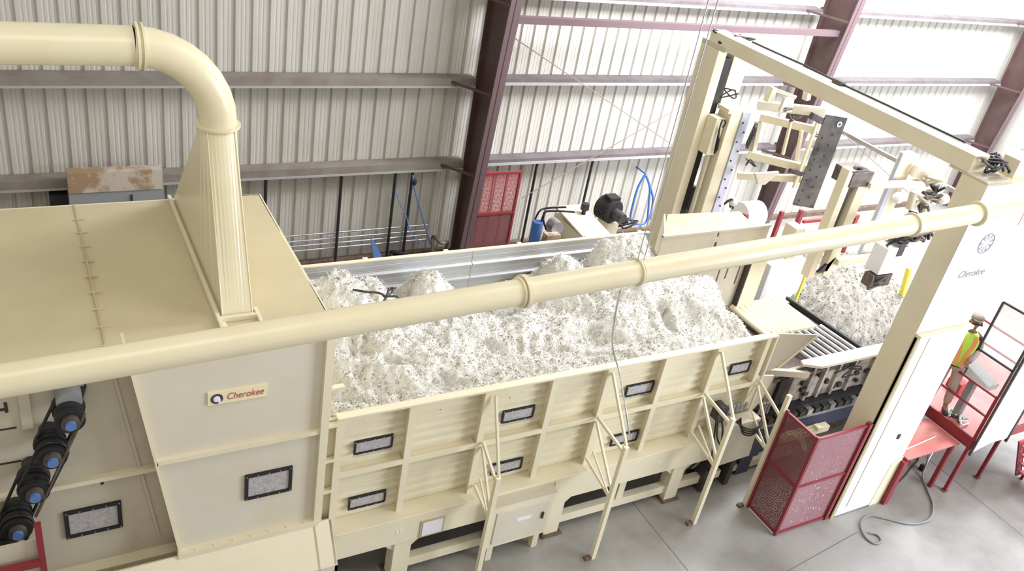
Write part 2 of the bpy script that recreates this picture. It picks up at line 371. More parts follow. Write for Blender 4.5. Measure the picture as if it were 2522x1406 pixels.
# recessed left section
RY = 7.98
MB().plate([(-3, RY, 1.1), (1.18, RY, 1.1), (1.18, RY, 1.5), (.75, RY, 4.45), (-3, RY, 4.45)], (0, .05, 0)).build('side_panel', 'creamgrey', t)
MB().obox((-3, RY-.07, 2.60), (4.0, 0, .0), (0, .07, 0), (0, 0, .06)).build('level_flange', 'cream', t)
MB().obox((-3, RY-.15, 1.22), (4.2, 0, .0), (0, .15, 0), (0, 0, .1)).build('bottom_flange', 'cream', t)
MB().obox((.56, RY-.03, 4.40), (.42, 0, -2.9), (.03, 0, .0), (0, .03, 0)).build('slanted_rib', 'creamgrey', t)
for a, b in (((-.25,4.3),(-.25,3.5)), ((.25,4.3),(.22,3.9))):
    MB().box((a[0], RY-.05, b[1]), (a[0]+.10, RY, a[1])).build('stiffener', 'creamgrey', t)
window((.02, 1.80, .61, 2.21), RY, t, .045)
window((1.93, 2.075, 2.495, 2.47), FY0, t, .04)
# black scuff marks where fittings have rubbed
for (x, z, dx, dz) in ((-.52,3.75,.14,.03), (-.38,3.72,.03,.13), (.29,4.0,.02,.08), (-.6,3.05,.3,.02), (.42,2.5,.03,.05), (-.5,3.5,.2,.02)): MB().box((x, RY-.006, z), (x+dx, RY-.001, z+dz)).build('scuff_mark', 'darkmetal', t)
# maker's plate
pl = MB().box((1.515, FY0-.02, 3.62), (2.155, FY0, 3.79)).build('maker_plate', 'signcream', t, label='cream maker plate with red lettering')
MB().text('Cherokee', (1.71, FY0-.022, 3.668), (1, 0, 0), (0, 0, 1), .125, shear=.25, width=.41).build('lettering', 'signred', pl)
MB().cyl((1.61, FY0-.026, 3.70), (1.61, FY0-.02, 3.70), .066, 22).build('emblem', 'signdark', pl)
MB().ball((1.607, FY0-.028, 3.70), .038, 1, .15, 1.1).box((1.625, FY0-.03, 3.635), (1.65, FY0-.026, 3.69)).build('emblem_figure', 'label', pl)
# skirt
t = thing('drive_cover', (1, 7.4, 0), 'smooth cream sloping cover along the foot of the feeder', 'cover')
MB().plate([(-3, 7.62, 1.46), (3.03, 7.62, 1.46), (3.03, 7.26, .98), (-3, 7.26, .98)], (0, .05, -.03)).build('sloping_sheet', 'cream', t, bevel=.01)
MB().box((-3, 7.26, .02), (3.03, 7.31, .98)).build('upright_sheet', 'creamface', t)
MB().plate([(3.03, 7.62, 1.46), (3.03, 7.26, .98), (3.03, 7.26, .02), (3.03, 7.7, .02)], (-.04, 0, 0)).build('end_sheet', 'creamface', t)
MB().obox((2.79, 7.615, 1.47), (.012, 0, 0), (0, -.36, -.48), (0, .01, .008)).box((2.79, 7.252, .02), (2.802, 7.26, .98)).build('seam', 'hoppertop', t)
MB().box((-3, 7.31, .02), (3, 7.6, .04)).build('foot_rail', 'cream', t)
# ---------------------------------------------------------------- belt drive
PC = [at(172,1032,'Y',7.55), at(128,1122,'Y',7.55), at(85,1208,'Y',7.55), at(43,1300,'Y',7.55), at(8,1372,'Y',7.55)]
labs = ['topmost', 'second from the top', 'middle', 'fourth from the top', 'lowest']
for k, c in enumerate(PC):
    t = thing('belt_pulley', (c.x, 7.6, c.z), '%s black double pulley with blue hub on the slanting belt drive' % labs[k], 'pulley', 'pulleys of the slanting belt drive')
    x, z = c.x, c.z
    MB().tube([(x, 7.97, z), (x, 7.80, z)], .10, 20).build('bearing', 'darkmetal', t)
    MB().tube([(x, 7.80, z), (x, 7.76, z), (x, 7.74, z), (x, 7.72, z), (x, 7.68, z)], .13, 28, rs=[.15, .15, .12, .15, .15]).build('rear_sheave', 'black', t)
    MB().tube([(x, 7.66, z), (x, 7.62, z), (x, 7.59, z), (x, 7.56, z), (x, 7.52, z)], .13, 28, rs=[.14, .14, .11, .14, .14]).ring((x, 7.515, z), (0, 1, 0), .09, .14, .02).build('front_sheave', 'black', t)
    MB().cyl((x, 7.52, z), (x, 7.46, z), .085, 20).build('rim_plate', 'brownmetal', t)
    MB().cyl((x, 7.46, z), (x, 7.42, z), .05, 16).build('hub', 'hub', t, label='blue hub')
for k in range(4):
    a, b = PC[k], PC[k+1]; y = 7.74 if k % 2 == 0 else 7.58
    d = (b - a); d.y = 0; d.normalize(); n = Vector((d.z, 0, -d.x)); r = .145
    A = Vector((a.x, y, a.z)); B = Vector((b.x, y, b.z)); pts = []
    ang = math.atan2(n.z, n.x)
    for i in range(13): q = ang + math.pi * (1 - i/12) ; pts.append(A + Vector((math.cos(ang + math.pi*i/12), 0, math.sin(ang + math.pi*i/12))) * r if (Vector((math.cos(ang+math.pi/2),0,math.sin(ang+math.pi/2))).dot(d) < 0) else A + Vector((math.cos(ang - math.pi*i/12), 0, math.sin(ang - math.pi*i/12))) * r)
    end = pts[-1] - A; st = pts[0] - A
    q = []
    for i in range(13):
        v0 = end * math.cos(math.pi*i/12) + d * r * math.sin(math.pi*i/12); q.append(B + v0)
    tag(MB().tube(pts + q, .017, 6, closed=True).build('drive_belt', 'black'), 'black drive belt between the %s pulley and the one below it' % labs[k], 'belt', 'belts of the slanting drive')
tag(MB().obox(at(205,1022,'Y',7.5), at(85,1275,'Y',7.5)-at(205,1022,'Y',7.5), (0,.03,0), (.025,0,0.0)).build('guard_strip', 'brownmetal'), 'long dark slanting strip right of the pulleys', 'strip')
t = thing('motor_mount', (.2, 7.8, 3.85), 'small greenish bracket with a grey cap above the topmost pulley', 'bracket')
a = at(170, 985, 'Y', 7.7)
MB().cyl((a.x, 7.97, a.z), (a.x, 7.66, a.z), .12, 20).build('cap', 'grey', t)
MB().obox(at(200,955,'Y',7.9), (.0,.06,0), (-.12,0,-.4), (.05,0,0)).build('arm', 'darkmetal', t)
# red guard bottom left
t = thing('red_guard', (-.4, 7.4, 0), 'red guard frame at the bottom left corner below the pulleys', 'guard')
a = at(92,1290,'Y',7.15)
MB().box((a.x-.03, 7.12, .0), (a.x+.03, 7.18, a.z)).build('post', 'red', t)
c = at(30,1400,'Y',7.1)
MB().box((-3, 7.08, c.z-.05), (a.x-.03, 7.14, c.z+.02)).build('cross_rail', 'red', t)
MB().box((-3, 7.19, .3), (a.x-.03, 7.21, a.z-.25)).build('back_sheet', 'creamgrey', t)
# ================================================================== exhaust duct on the feeder
t = duct = thing('exhaust_duct', (1.9, 9.3, FZ), 'fat cream exhaust duct bending from the left edge down to the feeder roof', 'duct')
HC = at(537, 305, 'X', 1.9); DR = .195
bx0, bx1, by0, by1 = 1.74, 2.06, 8.0, 10.9
MB().box((1.67, FY0+.0, FZ), (1.71, FY1, FZ+.07)).box((1.71, FY0, FZ), (1.76, FY1, FZ+.015)).box((2.09, FY0, FZ), (2.13, by0+.1, FZ+.05)).box((1.71, by0-.06, FZ), (2.1, by0-.03, FZ+.06)).build('base_flange', 'cream', t, bevel=.004)
n = 32; ringv = []; base = []
for k in range(n):
    a = 2*math.pi*k/n; ca, sa = math.cos(a), math.sin(a)
    ringv.append(Vector((HC.x + DR*ca, HC.y + DR*sa, HC.z - .02)))
    m_ = max(abs(ca), abs(sa)); base.append(Vector(((bx0+bx1)/2 + (bx1-bx0)/2*ca/m_, (by0+by1)/2 + (by1-by0)/2*sa/m_, FZ+.01)))
v = ringv + base
mb = MB().add(v, [(k, (k+1) % n, n+(k+1) % n, n+k) for k in range(n)]); mb.f = [tuple(reversed(q)) for q in mb.f]
# upright creases
mb.build('transition_hood', 'pipe', t)
mb = MB()
for sx, sy in ((-1, -1), (1, -1)):
    top = Vector((HC.x + DR*.72*sx, HC.y + DR*.72*sy, HC.z-.02)); bot = Vector(((bx0+bx1)/2 + (bx1-bx0)/2*sx, by0, FZ+.01))
    mb.tube([top, bot], .008, 6)
mb.build('hood_crease', 'pipe', t)
MB().box((bx0-.02, by0-.03, FZ), (bx1+.02, by0+.0, FZ+.05)).build('hood_foot', 'pipe', t)
# elbow
BR = .80
ec = Vector((HC.x - BR, HC.y, HC.z + .02))
pts = arc(ec, BR, 0, 90, 8, (1,0,0), (0,0,1))
ob = MB()
ob.tube([Vector((HC.x, HC.y, HC.z-.02))] + pts, DR, 26, cap=False)
ob.smooth = [True]*len(ob.f)
ob.build('elbow', 'pipe', t)
hz = pts[-1].z
MB().tube([(HC.x-BR, HC.y, hz), (-3.5, HC.y, hz)], DR-.003, 26).build('level_run', 'pipe', t)
a = at(342, 110, 'Y', HC.y)
MB().ring((a.x-.02, HC.y, hz), (1,0,0), DR-.02, DR+.035, .025, 32).ring((a.x+.03, HC.y, hz), (1,0,0), DR-.02, DR+.03, .02, 32).build('flange', 'pipe', t)
MB().ring((HC.x, HC.y, HC.z), (0,0,1), DR-.02, DR+.035, .03, 32).build('flange', 'pipe', t)
# ================================================================== long conveying pipe
t = lp = thing('conveying_pipe', at(1300,727,'Y',5.9), 'long cream conveying pipe crossing the whole picture in front of the bin', 'pipe')
A = at(0, 939, 'Y', 5.9); B = at(2405, 526, 'Y', 5.9); D = (B - A); 
def along(px):
    # point on the pipe axis that shows at pixel column px
    lo, hi = -1., 2.
    for _ in range(40):
        m_ = (lo+hi)/2; q = A + D*m_ - E0; x = q.dot(AR)/q.dot(AF)*FPX + 1261
        if x < px: lo = m_
        else: hi = m_
    return A + D*m_
PR = .128
st = A - D*.35
secs = [st, along(1290), along(1568), along(2245), along(2405)]
for k in range(4): MB().tube([secs[k], secs[k+1]], PR, 28).build('pipe_section', 'pipe', lp)
dn = D.normalized()
for k, (p, r, th) in enumerate(((secs[1], .165, .05), (secs[2], .150, .02), (secs[3], .155, .02), (secs[4], .168, .03))):
    MB().ring(p, dn, .1, r, th, 32).build('flange', 'pipe', lp)
MB().ring(secs[1]-dn*.05, dn, .1, .148, .02, 32).build('clamp', 'pipe', lp); MB().ring(secs[2]+dn*.03, dn, .1, .142, .015, 32).build('clamp', 'pipe', lp)
tip = at(2600, 490, 'Y', 5.75)
MB().tube([secs[4], tip + (tip-secs[4])*.3], .105, 24).build('reduced_section', 'cream', lp)
# hangers: two thin wires from the roof, one cable dropping into the bin
p = along(1568)
tag(MB().tube([p + Vector((-.03, .0, .14)), p + Vector((-.02, .05, 6))], .006, 6).build('hanger_wire', 'steel'), 'left thin wire holding up the long cream pipe', 'wire', None)
tag(MB().tube([p + Vector((.05, .0, .14)), p + Vector((.12, .05, 6))], .006, 6).build('hanger_wire', 'steel'), 'right thin wire holding up the long cream pipe', 'wire', None)
# ================================================================== long bin
BX0, BX1, PY, SY, RZ = 3.03, 10.3, 7.65, 7.80, 3.09
t = thing('fibre_bin', (6.6, 9.4, 0), 'long open-topped cream bin full of white fibre with ribbed side and posts', 'bin')
def ribbed(x0, x1, z0, z1, y, pitch, d):
    mb = MB(); prof = []; z = z0
    while z < z1 - .001:
        for dz, dy in ((0, 0), (pitch*.35, 0), (pitch*.42, -d), (pitch*.72, -d), (pitch*.80, 0)):
            if z + dz <= z1: prof.append((y + dy, z + dz))
        z += pitch
    prof.append((y, z1)); n = len(prof)
    v = [(x0, a, b) for a, b in prof] + [(x1, a, b) for a, b in prof]
    return mb.add(v, [(i, n+i, n+i+1, i+1) for i in range(n-1)])
posts = [3.05, 4.0, 5.07, 6.12, 7.05, 8.1, 9.12, 10.16]
for z0, z1 in ((1.25, 2.12), (2.18, 3.04)):
    for k in range(7):
        a, b = posts[k] + (.0 if k else 0), posts[k+1]
        ribbed(a, b, z0, z1, SY, .145, .022).build('side_sheet', 'cream', t)
MB().box((BX0, SY+.001, 1.2), (BX1, SY+.02, 3.04)).build('inner_front', 'cream', t)
for k, x in enumerate(posts):
    hw = .045
    MB().box((x-hw, PY, 1.25), (x+hw, PY+.02, RZ-.02)).box((x-.012, PY+.02, 1.25), (x+.012, SY, RZ-.02)).build('post', 'cream', t)
MB().box((BX0-.02, PY-.02, RZ-.02), (BX1+.02, PY+.08, RZ+.02)).build('rim', 'cream', t, bevel=.008)
for k in range(7): MB().box((posts[k]+.045, PY, 2.11), (posts[k+1]-.045, PY+.02, 2.19)).box((posts[k]+.045, PY+.02, 2.14), (posts[k+1]-.045, SY, 2.16)).build('middle_rail', 'cream', t)
for (x0, x1) in ((3.30, 3.82), (5.43, 5.94), (7.54, 8.05), (9.62, 10.05)):
    window((x0, 2.36, x1, 2.575), SY-.03, t, .021)
    window((x0, 1.39, x1, 1.60), SY-.03, t, .021)
# sill, beam and frame
MB().box((BX0, 7.5, 1.20), (10.3, SY, 1.25)).box((BX0, 7.5, .78), (10.3, 7.53, 1.20)).build('sill_beam', 'cream', t, bevel=.006)
MB().box((6.43, 7.49, .78), (6.445, 7.5, 1.20)).build('beam_seam', 'hoppertop', t)
for x in (4.07, 6.62, 9.0):
    mb = MB().box((x-.13, 7.53, .03), (x+.13, 7.75, .80))
    MB().plate([(x+.13, 7.56, .78), (x+.13, 7.56, .60), (x+.33, 7.56, .78)], (0, .1, 0)).build('gusset', 'cream', t)
    MB().plate([(x-.13, 7.56, .78), (x-.33, 7.56, .78), (x-.13, 7.56, .60)], (0, .1, 0)).build('gusset', 'cream', t)
    mb.build('leg', 'cream', t, bevel=.006)
    MB().box((x-.17, 7.48, 0), (x+.19, 7.85, .03)).build('foot_plate', 'rust', t)
MB().box((4.2, 7.58, .16), (6.49, 7.7, .32)).build('low_rail', 'cream', t)
MB().box((6.75, 7.58, .16), (10.1, 7.7, .32)).build('low_rail', 'cream', t)
MB().box((7.85, 7.6, .32), (7.98, 7.7, .8)).build('short_post', 'cream', t)
MB().box((BX0, 7.85, 1.0), (10.3, 10.95, 1.1)).build('bin_floor', 'brownmetal', t)
for x in (3.2, 4.07, 5.4, 6.62, 7.9, 9.0, 10.1): MB().box((x-.06, 7.8, .8), (x+.06, 10.9, 1.0)).build('cross_member', 'brownmetal', t)
for x in (4.07, 6.62, 9.0): MB().box((x-.1, 10.7, 0), (x+.1, 10.9, .8)).build('leg', 'cream', t)
MB().box((BX0, 10.95, .25), (10.2, 10.98, 1.2)).build('under_bin_blocker', 'brownmetal', t)  # closing panel added so the space under the bin stays dark
# back wall with level corrugations of bare sheet
BY, BZ = 11.03, 3.17
mb = MB(); prof = []; z = BZ - .01
while z > 1.1:
    prof += [(BY, z), (BY, z-.075), (BY+.006, z-.08), (BY+.006, z-.085), (BY, z-.09), (BY, z-.165), (BY+.006, z-.17), (BY+.006, z-.175), (BY, z-.18), (BY, z-.20), (BY-.045, z-.225), (BY-.045, z-.245), (BY, z-.258)]
    z -= .262
n = len(prof)
for a, b in ((2.9, 6.45), (6.46, 10.16)):
    MB().add([(a, p, q) for p, q in prof] + [(b, p, q) for p, q in prof], [(i, i+1, n+i+1, n+i) for i in range(n-1)]).build('back_sheet', 'galv', t)
MB().box((2.9, BY+.01, 1.0), (10.16, BY+.05, BZ)).build('back_lining', 'cream', t)
MB().box((2.9, BY-.01, BZ-.01), (10.16, BY+.06, BZ+.02)).build('rear_rim', 'cream', t, bevel=.006)
for x in (3.2, 4.6, 6.0, 7.4, 8.8, 10.0): MB().box((x-.04, BY+.05, .1), (x+.04, BY+.14, BZ)).build('rear_post', 'cream', t)
# end wing at the near right corner
tp = (10.33, 7.66, 3.11); tipw = at(2015,825,'Y',7.45); low = at(1915,905,'Y',7.62)
MB().plate([(10.32, 7.68, 3.11), tuple(tipw), tuple(low), (10.30, 7.70, 2.30)], (0, .025, 0)).build('end_wing', 'creamgrey', t, label='darker tan triangular end wing')
MB().bar(tipw, low, .05, .03).build('wing_flange', 'cream', t)
MB().box((10.30, 7.64, 1.25), (10.34, 7.80, 3.09)).build('end_flange', 'cream', t)
MB().plate([(10.2, 7.66, 2.3), (10.62, 7.66, 2.22), (10.55, 7.66, 1.7), (10.2, 7.66, 1.3)], (0, .03, 0)).build('end_skirt', 'creamface', t)
# rating plate and small red marks
f = MB().box((4.28, 7.482, .80), (4.64, 7.5, 1.11)).build('rating_plate_frame', 'hoppertop', t)
MB().box((4.31, 7.476, .83), (4.61, 7.482, 1.08)).build('rating_plate', 'label', f, label='white rating plate')
for x in (3.92, 3.98, 8.4, 8.46): MB().box((x, 7.495, 1.0), (x+.03, 7.4995, 1.06)).build('small_sticker', 'label', t)
# cream cabinet on the side of the bin frame
t = thing('side_cabinet', (5.85, 7.45, 0), 'cream metal cabinet set under the bin sill between two legs', 'cabinet')
MB().box((5.33, 7.34, .34), (6.36, 7.49, 1.17)).build('body', 'cream', t, bevel=.01)
MB().box((5.40, 7.325, .42), (6.30, 7.34, 1.05)).build('door', 'creamface', t, bevel=.006)
MB().box((5.33, 7.33, 1.17), (6.38, 7.75, 1.20)).build('top', 'creamgrey', t)
MB().box((6.18, 7.30, .72), (6.21, 7.325, .84)).build('latch', 'darkmetal', t)
MB().box((5.75, 7.32, .78), (6.0, 7.325, .84)).build('sticker', 'label', t)
MB().box((5.4, 7.4, 0), (5.5, 7.49, .34)).build('cabinet_foot', 'cream', t); MB().box((6.2, 7.4, 0), (6.3, 7.49, .34)).build('cabinet_foot', 'cream', t)
# ------------------------------------------------------------------ outrigger struts
def strut(x, lab, ztop=2.22, top=True, ylow=7.0):
    t = thing('outrigger_strut', (x, ylow, 0), lab, 'strut', None)
    fy = ylow
    MB().bar((x, fy, .0), (x, fy, ztop), .07, .07).build('pole', 'cream', t)
    if top: MB().bar((x+.05, PY-.02, 3.0), (x+.02, fy, ztop-.04), .03, .05).build('upper_arm', 'cream', t)
    MB().bar((x, PY-.02, 2.2 if top else 2.22), (x, fy, ztop-.12 if top else 1.95), .03, .05).build('middle_arm', 'cream', t)
    MB().bar((x, PY-.02, 2.12), (x, fy+.02, 1.38), .03, .045).build('inner_arm', 'cream', t)
    MB().bar((x, PY-.02, 1.4), (x, fy+.02, 1.25), .03, .045).bar((x, PY-.12, 1.62), (x, fy+.02, 1.25), .02, .03).build('lower_arm', 'cream', t)
    MB().box((x-.14, fy-.03, 0), (x-.03, fy+.05, .04)).build('floor_cleat', 'rust', t)
strut(5.12, 'cream outrigger strut nearest the camera, beside the side cabinet', 2.02, ylow=7.12)
strut(7.02, 'second cream outrigger strut, standing alone in the middle of the floor', 2.25, ylow=6.9)
strut(9.08, 'third cream outrigger strut, in front of the hanging black hoses', 2.24, ylow=6.95)
strut(10.25, 'fourth cream outrigger strut, touching the red mesh guard', 2.4, top=False, ylow=6.99)
# ================================================================== fibre
def fibre_mat(name, a, b, c):
    m = bpy.data.materials.new(name); m.use_nodes = True; nt = m.node_tree; bs = nt.nodes['Principled BSDF']; bs.inputs['Roughness'].default_value = .9; bs.inputs['Specular IOR Level'].default_value = .15
    at_ = nt.nodes.new('ShaderNodeAttribute'); at_.attribute_name = 'tone'
    r = nt.nodes.new('ShaderNodeValToRGB'); e = r.color_ramp.elements
    e[0].position = 0; e[0].color = (*a, 1); e[1].position = 1; e[1].color = (*c, 1); k = e.new(.35); k.color = (*b, 1)
    nt.links.new(at_.outputs['Fac'], r.inputs[0]); nt.links.new(r.outputs[0], bs.inputs['Base Color'])
    tc = nt.nodes.new('ShaderNodeTexCoord'); n = nt.nodes.new('ShaderNodeTexNoise'); n.inputs['Scale'].default_value = 55; n.inputs['Detail'].default_value = 4
    nt.links.new(tc.outputs['Object'], n.inputs['Vector']); bp = nt.nodes.new('ShaderNodeBump'); bp.inputs['Strength'].default_value = .8; bp.inputs['Distance'].default_value = .03
    nt.links.new(n.outputs['Fac'], bp.inputs['Height']); nt.links.new(bp.outputs[0], bs.inputs['Normal']); return m
M['fibre'] = fibre_mat('white_paper_fibre', (.24, .215, .175), (.66, .63, .55), (.86, .84, .77))
M['flake'] = fibre_mat('tan_flake', (.10, .088, .068), (.21, .19, .155), (.36, .335, .285))
def fnoise(x, y, s, o=0.):
    return noise.noise(Vector((x*s, y*s, o)))
def ridge(x, y, s, o): return 1 - abs(noise.noise(Vector((x*s, y*s, o)))) * 2
def gs(x, y, cx, cy, rx, ry, h):
    return h * math.exp(-(((x-cx)/rx)**2 + ((y-cy)/ry)**2)**1.5)
def pile_h(x, y):
    b = 2.62 - max(0, x-9.7)*.42
    b += .18*max(0, 1-abs(y-7.95)/.6)*(x < 10.2)
    h = b
    h += max(gs(x,y,3.85,10.3,.74,.62,.64), gs(x,y,4.42,10.3,.46,.5,.50), gs(x,y,5.28,10.4,.38,.45,.46), gs(x,y,7.95,10.4,.38,.45,.50), gs(x,y,9.0,10.25,.72,.62,.80), gs(x,y,9.85,10.2,.55,.5,.55), gs(x,y,10.6,9.9,.5,.5,.5))
    h += gs(x,y,9.3,9.3,.9,.55,.28) + gs(x,y,10.4,9.0,.7,.6,.34) + gs(x,y,4.4,9.3,.9,.6,.12) + gs(x,y,8.4,8.8,.5,.5,.16)
    h -= gs(x,y,6.7,10.6,.72,.6,.55) + gs(x,y,4.88,10.6,.11,.3,.22) + gs(x,y,4.28,9.0,.16,.12,.42) + gs(x,y,8.38,10.6,.12,.3,.25)
    h -= gs(x,y,9.05,8.9,.10,.28,.40) + gs(x,y,6.0,9.1,.5,.5,.15) + gs(x,y,3.2,8.9,.3,.5,.2)
    h += .15*ridge(x, y, .95, 3.1) - .09 + .16*fnoise(x, y, 1.9, 7.) + .055*ridge(x, y, 3.6, 1.) + .06*fnoise(x, y, 7, 2.) + .035*ridge(x, y, 15, 5.) + .02*fnoise(x, y, 36, 8.)
    if x < 3.3: h += (3.3-x)*.1
    # falls to the slats at the right end
    k = max(0, x - 11.0); h -= k*1.1
    k = max(0, x - 10.25) * max(0, 8.5 - y); h -= k*.9
    return h
def fibre_mesh(name, x0, x1, y0, y1, step, hf, m, nstr, ls, parent=None, mask=None, wid=.007):
    nx = int((x1-x0)/step); ny = int((y1-y0)/step); rng = np.random.default_rng(5)
    xs = np.linspace(x0, x1, nx+1); ys = np.linspace(y0, y1, ny+1)
    Hh = [[hf(x, y) for x in xs] for y in ys]; v = [(xs[i], ys[j], Hh[j][i]) for j in range(ny+1) for i in range(nx+1)]
    f = []
    for j in range(ny):
        for i in range(nx):
            if mask and not mask(xs[i], ys[j], Hh[j][i]): continue
            f.append((j*(nx+1)+i, j*(nx+1)+i+1, (j+1)*(nx+1)+i+1, (j+1)*(nx+1)+i))
    tone = [float(np.clip(.62 + .5*fnoise(x, y, 9, 1.5) + .5*fnoise(x, y, 30, 4.), .05, 1)) for y in ys for x in xs]
    mb = MB(); mb.add(v, f, True)
    sv = []; sf = []; st = []; r = random.Random(9); base = len(v)
    for k in range(nstr):
        x = r.uniform(x0+.02, x1-.02); y = r.uniform(y0+.02, y1-.02)
        j = int((y-y0)/(y1-y0)*ny); i = int((x-x0)/(x1-x0)*nx); z = Hh[j][i]
        if mask and not mask(x, y, z): continue
        L = r.uniform(*ls); th = r.uniform(0, 6.283); up = r.uniform(.05, .75)
        d = Vector((math.cos(th), math.sin(th), up)).normalized(); s = Vector((-math.sin(th), math.cos(th), r.uniform(-.6,.6))).normalized()*wid*r.uniform(.6,1.5)
        p0 = Vector((x, y, z-.012)); p1 = p0 + d*L*.5; bend = Vector((r.uniform(-.5,.5), r.uniform(-.5,.5), r.uniform(-1,.1)))*L*.5; p2 = p1 + d*L*.35 + bend
        n = base + len(sv); sv += [p0-s, p0+s, p1-s, p1+s, p2-s*.6, p2+s*.6]; sf += [(n, n+1, n+3, n+2), (n+2, n+3, n+5, n+4)]
        tv = min(1, max(0, r.gauss(.72, .28))); 
        if r.random() < .13: tv = r.uniform(0, .15)
        st += [tv]*6
    mb.v += [tuple(q) for q in sv]; mb.f += sf; mb.smooth += [False]*len(sf)
    o = mb.build(name, m, parent)
    ca = o.data.attributes.new('tone', 'FLOAT', 'POINT'); ca.data.foreach_set('value', tone + st)
    return o
def bin_mask(x, y, z):
    if x > 10.2 and z < 1.98: return False
    return True
o = fibre_mesh('paper_fibre', 2.92, 12.6, 7.80, 10.98, .024, pile_h, 'fibre', 52000, (.025, .08), mask=bin_mask)
stuff(tag(o, 'heaps of fluffy white shredded paper fibre filling the cream bin', 'fibre'))
# black strap lying on the heap
pts = [at(x, y, 'Y', yy) for x, y, yy in ((868,719,10.0),(905,719,9.9),(935,722,9.85),(950,735,9.7),(940,750,9.6),(952,730,9.75),(958,712,9.95),(968,710,9.95),(964,722,9.85),(945,730,9.75),(975,730,9.7),(985,738,9.65),(1003,752,9.55))]
pts = [Vector((p.x, p.y, max(p.z, pile_h(p.x, p.y)+.03))) for p in pts]
tag(MB().tube(smoothpath(pts, 5), .017, 6).build('strap', 'darkmetal'), 'dark knotted strap lying on the fibre heap near the feeder', 'strap')
# cable from the pipe over the fibre to the second strut
pts = [at(1527,718,'Y',6.05), at(1518,760,'Y',6.6), at(1508,830,'Y',7.2), at(1512,872,'Y',7.5), at(1525,915,'Y',7.5), at(1540,1000,'Y',7.1), at(1550,1070,'Y',6.92)]
tag(MB().tube(smoothpath(pts, 6), .013, 6).build('air_line', 'steel'), 'thin pale cable hanging from the long pipe over the bin rim', 'cable')
# ================================================================== chute and conveyor right of the bin
t = thing('slat_conveyor', (12.3, 9.2, 0), 'machine bed right of the bin with cream slats, steel rollers and an oily side frame', 'conveyor')
z = 1.95
for k in range(9):
    x = 11.78 + k*.152
    MB().tube([(x, 9.98, z), (x+.04, 8.95, z-.02)], .066, 12).build('slat', 'cream', t)
for k in range(8):
    x = 12.05 + k*.17
    MB().cyl((x, 9.0, z-.03), (x+.14, 7.98, z-.05), .045, 12).build('roller', 'steel', t)
MB().box((10.35, 7.95, 1.75), (13.3, 10.0, 1.82)).build('bed_plate', 'brownmetal', t)
MB().plate([(13.20, 9.95, z+.06), (13.25, 9.95, z+.06), (13.52, 7.95, z+.02), (13.46, 7.95, z+.02)], (0,0,-.12)).build('edge_bar', 'black', t)
MB().plate([(11.72, 7.98, 2.02), (12.1, 7.86, 1.98), (14.3, 7.86, 1.98), (14.3, 8.06, 2.05), (11.72, 8.06, 2.05)], (0,0,-.05)).build('side_lip', 'creamgrey', t)
MB().plate([(10.4, 8.0, 2.2), (10.5, 7.9, 2.2), (11.9, 7.9, 1.85), (11.9, 8.0, 1.85)], (0,0,-.12)).build('front_rail', 'creamgrey', t)
MB().box((10.4, 8.0, 1.15), (14.3, 8.05, 1.93)).build('side_plate', 'oily', t)
for x in (11.0, 11.6, 12.08, 12.42, 12.78, 13.2, 13.75): MB().box((x-.03, 7.94, 1.15), (x+.03, 8.0, 1.9)).build('side_rib', 'oily', t)
mb = MB().box((11.3, 7.97, 1.82), (14.2, 8.0, 1.92)).box((11.25, 7.93, 1.2), (11.45, 8.0, 1.8))
mb.build('dark_groove', 'black', t)
r = random.Random(3)
for k in range(12):
    x = r.uniform(11.3, 13.7); zz = r.uniform(1.25, 1.75); MB().box((x, 7.93, zz), (x+r.uniform(.05,.12), 7.995, zz+r.uniform(.05,.12))).build('bracket', 'darkmetal', t)
pts = [(12.6,7.9,1.7),(12.9,7.85,1.82),(13.25,7.86,1.75),(13.1,7.85,1.62),(12.8,7.86,1.6),(13.0,7.85,1.75),(13.3,7.87,1.68)]
MB().tube(smoothpath(pts, 6), .014, 6).build('hose_loop', 'black', t)
MB().box((10.6, 7.85, .98), (14.2, 8.0, 1.14)).build('chain_rail', 'black', t)
MB().box((10.6, 7.80, .84), (14.2, 7.86, .90)).build('guide_rail', 'steel', t)
for k in range(16):
    MB().box((10.9+k*.2, 7.76, .94), (11.03+k*.2, 7.86, 1.06)).build('chain_link', 'darkmetal' if k % 3 else 'steel', t)
MB().box((10.6, 7.82, .5), (14.2, 7.9, .82)).build('lower_plate', 'darkblue', t)
MB().box((11.35, 7.55, .62), (12.6, 7.68, .74)).build('front_beam', 'cream', t)
MB().box((11.45, 7.5, .74), (11.55, 7.62, .84)).box((12.2, 7.5, .74), (12.3, 7.62, .82)).build('front_lug', 'cream', t)
MB().box((10.4, 8.1, 0), (14.2, 8.2, 1.15)).build('base_frame', 'brownmetal', t)
MB().box((10.2, 7.66, .10), (12.0, 7.80, .24)).build('low_rail', 'creamgrey', t)
